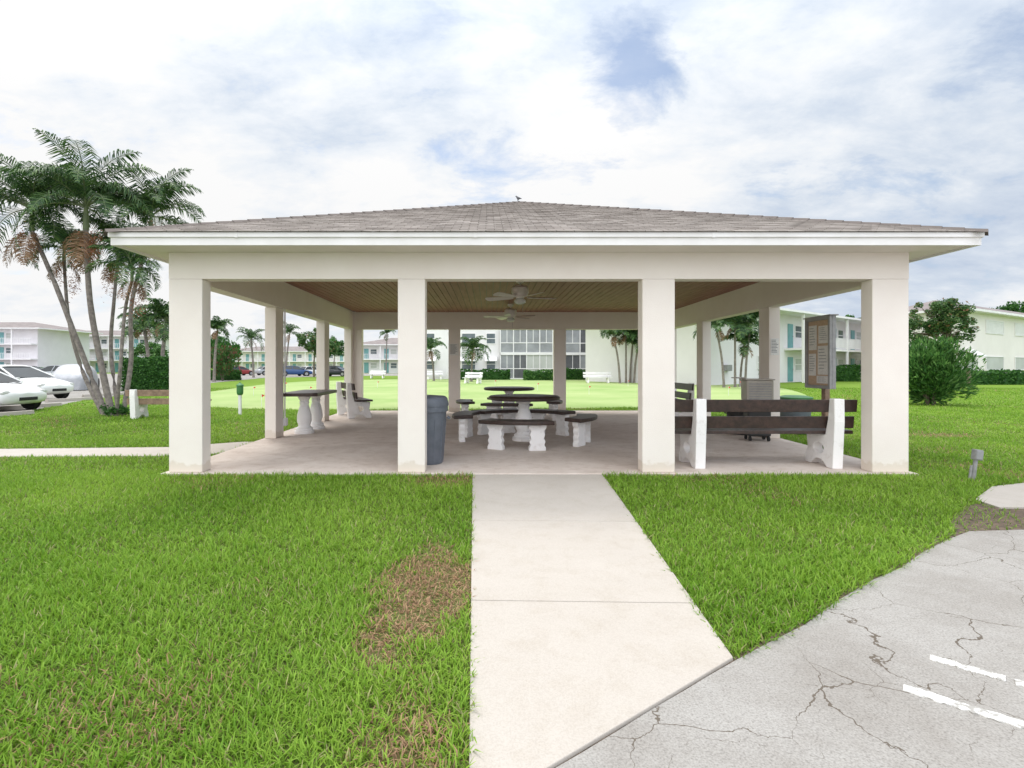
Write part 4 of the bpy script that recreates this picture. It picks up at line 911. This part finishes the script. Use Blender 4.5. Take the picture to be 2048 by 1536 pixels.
n1=noise(1.5,(0,0,0),dist=.1); n2=noise(1.3,(3.1,1.7,5),(.8,1.1,1),.15); n4=noise(4.6,(7,2,1),(.8,1.1,1),.2,10.0,.63)
sh=mth('ADD',mth('ADD',mth('MULTIPLY',n2,.70),mth('MULTIPLY',n4,.48)),mth('MULTIPLY',sp.outputs[0],-.12))
cr_=ramp(nt,sh,[(.38,(.55,.64,.79)),(.49,(.70,.775,.88)),(.58,(.88,.92,.97)),(.66,(1.0,1.0,1.0))])
dt=N(nt,'ShaderNodeVectorMath',operation='DISTANCE'); nt.links.new(tc.outputs['Generated'],dt.inputs[0]); dt.inputs[1].default_value=(.235,.845,.478)
hole=mth('SUBTRACT',1.0,mth('MULTIPLY',dt.outputs['Value'],8.0),None,True)
dt2=N(nt,'ShaderNodeVectorMath',operation='DISTANCE'); nt.links.new(tc.outputs['Generated'],dt2.inputs[0]); dt2.inputs[1].default_value=(-.08,.86,.52)
hole2=mth('SUBTRACT',1.0,mth('MULTIPLY',dt2.outputs['Value'],4.5),None,True)
n5=mth('ADD',mth('MULTIPLY',n1,.45),mth('MULTIPLY',n4,.55))
cvv=mth('SUBTRACT',mth('SUBTRACT',n5,mth('MULTIPLY',hole,.19)),mth('MULTIPLY',hole2,.09))
cov=ramp(nt,cvv,[(.34,(0,0,0)),(.47,(1,1,1))])
zen=mth('ADD',mth('MULTIPLY',mth('POWER',mth('MAXIMUM',sp.outputs[2],0.0),4.0),2.4),.95)
back=mth('ADD',mth('MULTIPLY',mth('MAXIMUM',mth('MULTIPLY',sp.outputs[1],-1.0),0.0),1.4),1.0)
bc=N(nt,'ShaderNodeBackground'); nt.links.new(cr_.outputs[0],bc.inputs[0]); nt.links.new(mth('MULTIPLY',zen,back),bc.inputs[1])
bs=N(nt,'ShaderNodeBackground',Strength=.15); nt.links.new(sky.outputs[0],bs.inputs[0])
mx=N(nt,'ShaderNodeMixShader'); cm=mth('ADD',mth('MULTIPLY',cov.outputs[0],.70),.30)
nt.links.new(cm,mx.inputs[0]); nt.links.new(bs.outputs[0],mx.inputs[1]); nt.links.new(bc.outputs[0],mx.inputs[2])
ow=N(nt,'ShaderNodeOutputWorld'); nt.links.new(mx.outputs[0],ow.inputs[0])
ld=bpy.data.lights.new('sun','SUN'); ld.energy=1.5; ld.angle=R(14); ld.color=(1,.96,.9); lo=bpy.data.objects.new('sun',ld); COL.objects.link(lo)
Sv=Vector((math.sin(AZ)*math.cos(EL),math.cos(AZ)*math.cos(EL),math.sin(EL))); lo.rotation_euler=Sv.to_track_quat('Z','Y').to_euler()
cd=bpy.data.cameras.new('camera'); co=bpy.data.objects.new('camera',cd); COL.objects.link(co); co.location=(0,0,H+.03); co.rotation_euler=(R(90),0,0)
cd.sensor_width=36; cd.lens=F/2048*36; cd.shift_x=46/2048; cd.shift_y=-35/2048; cd.clip_end=2000; cd.clip_start=.05
SC.camera=co; SC.view_settings.view_transform='Standard'; SC.view_settings.look='None'; SC.view_settings.exposure=0
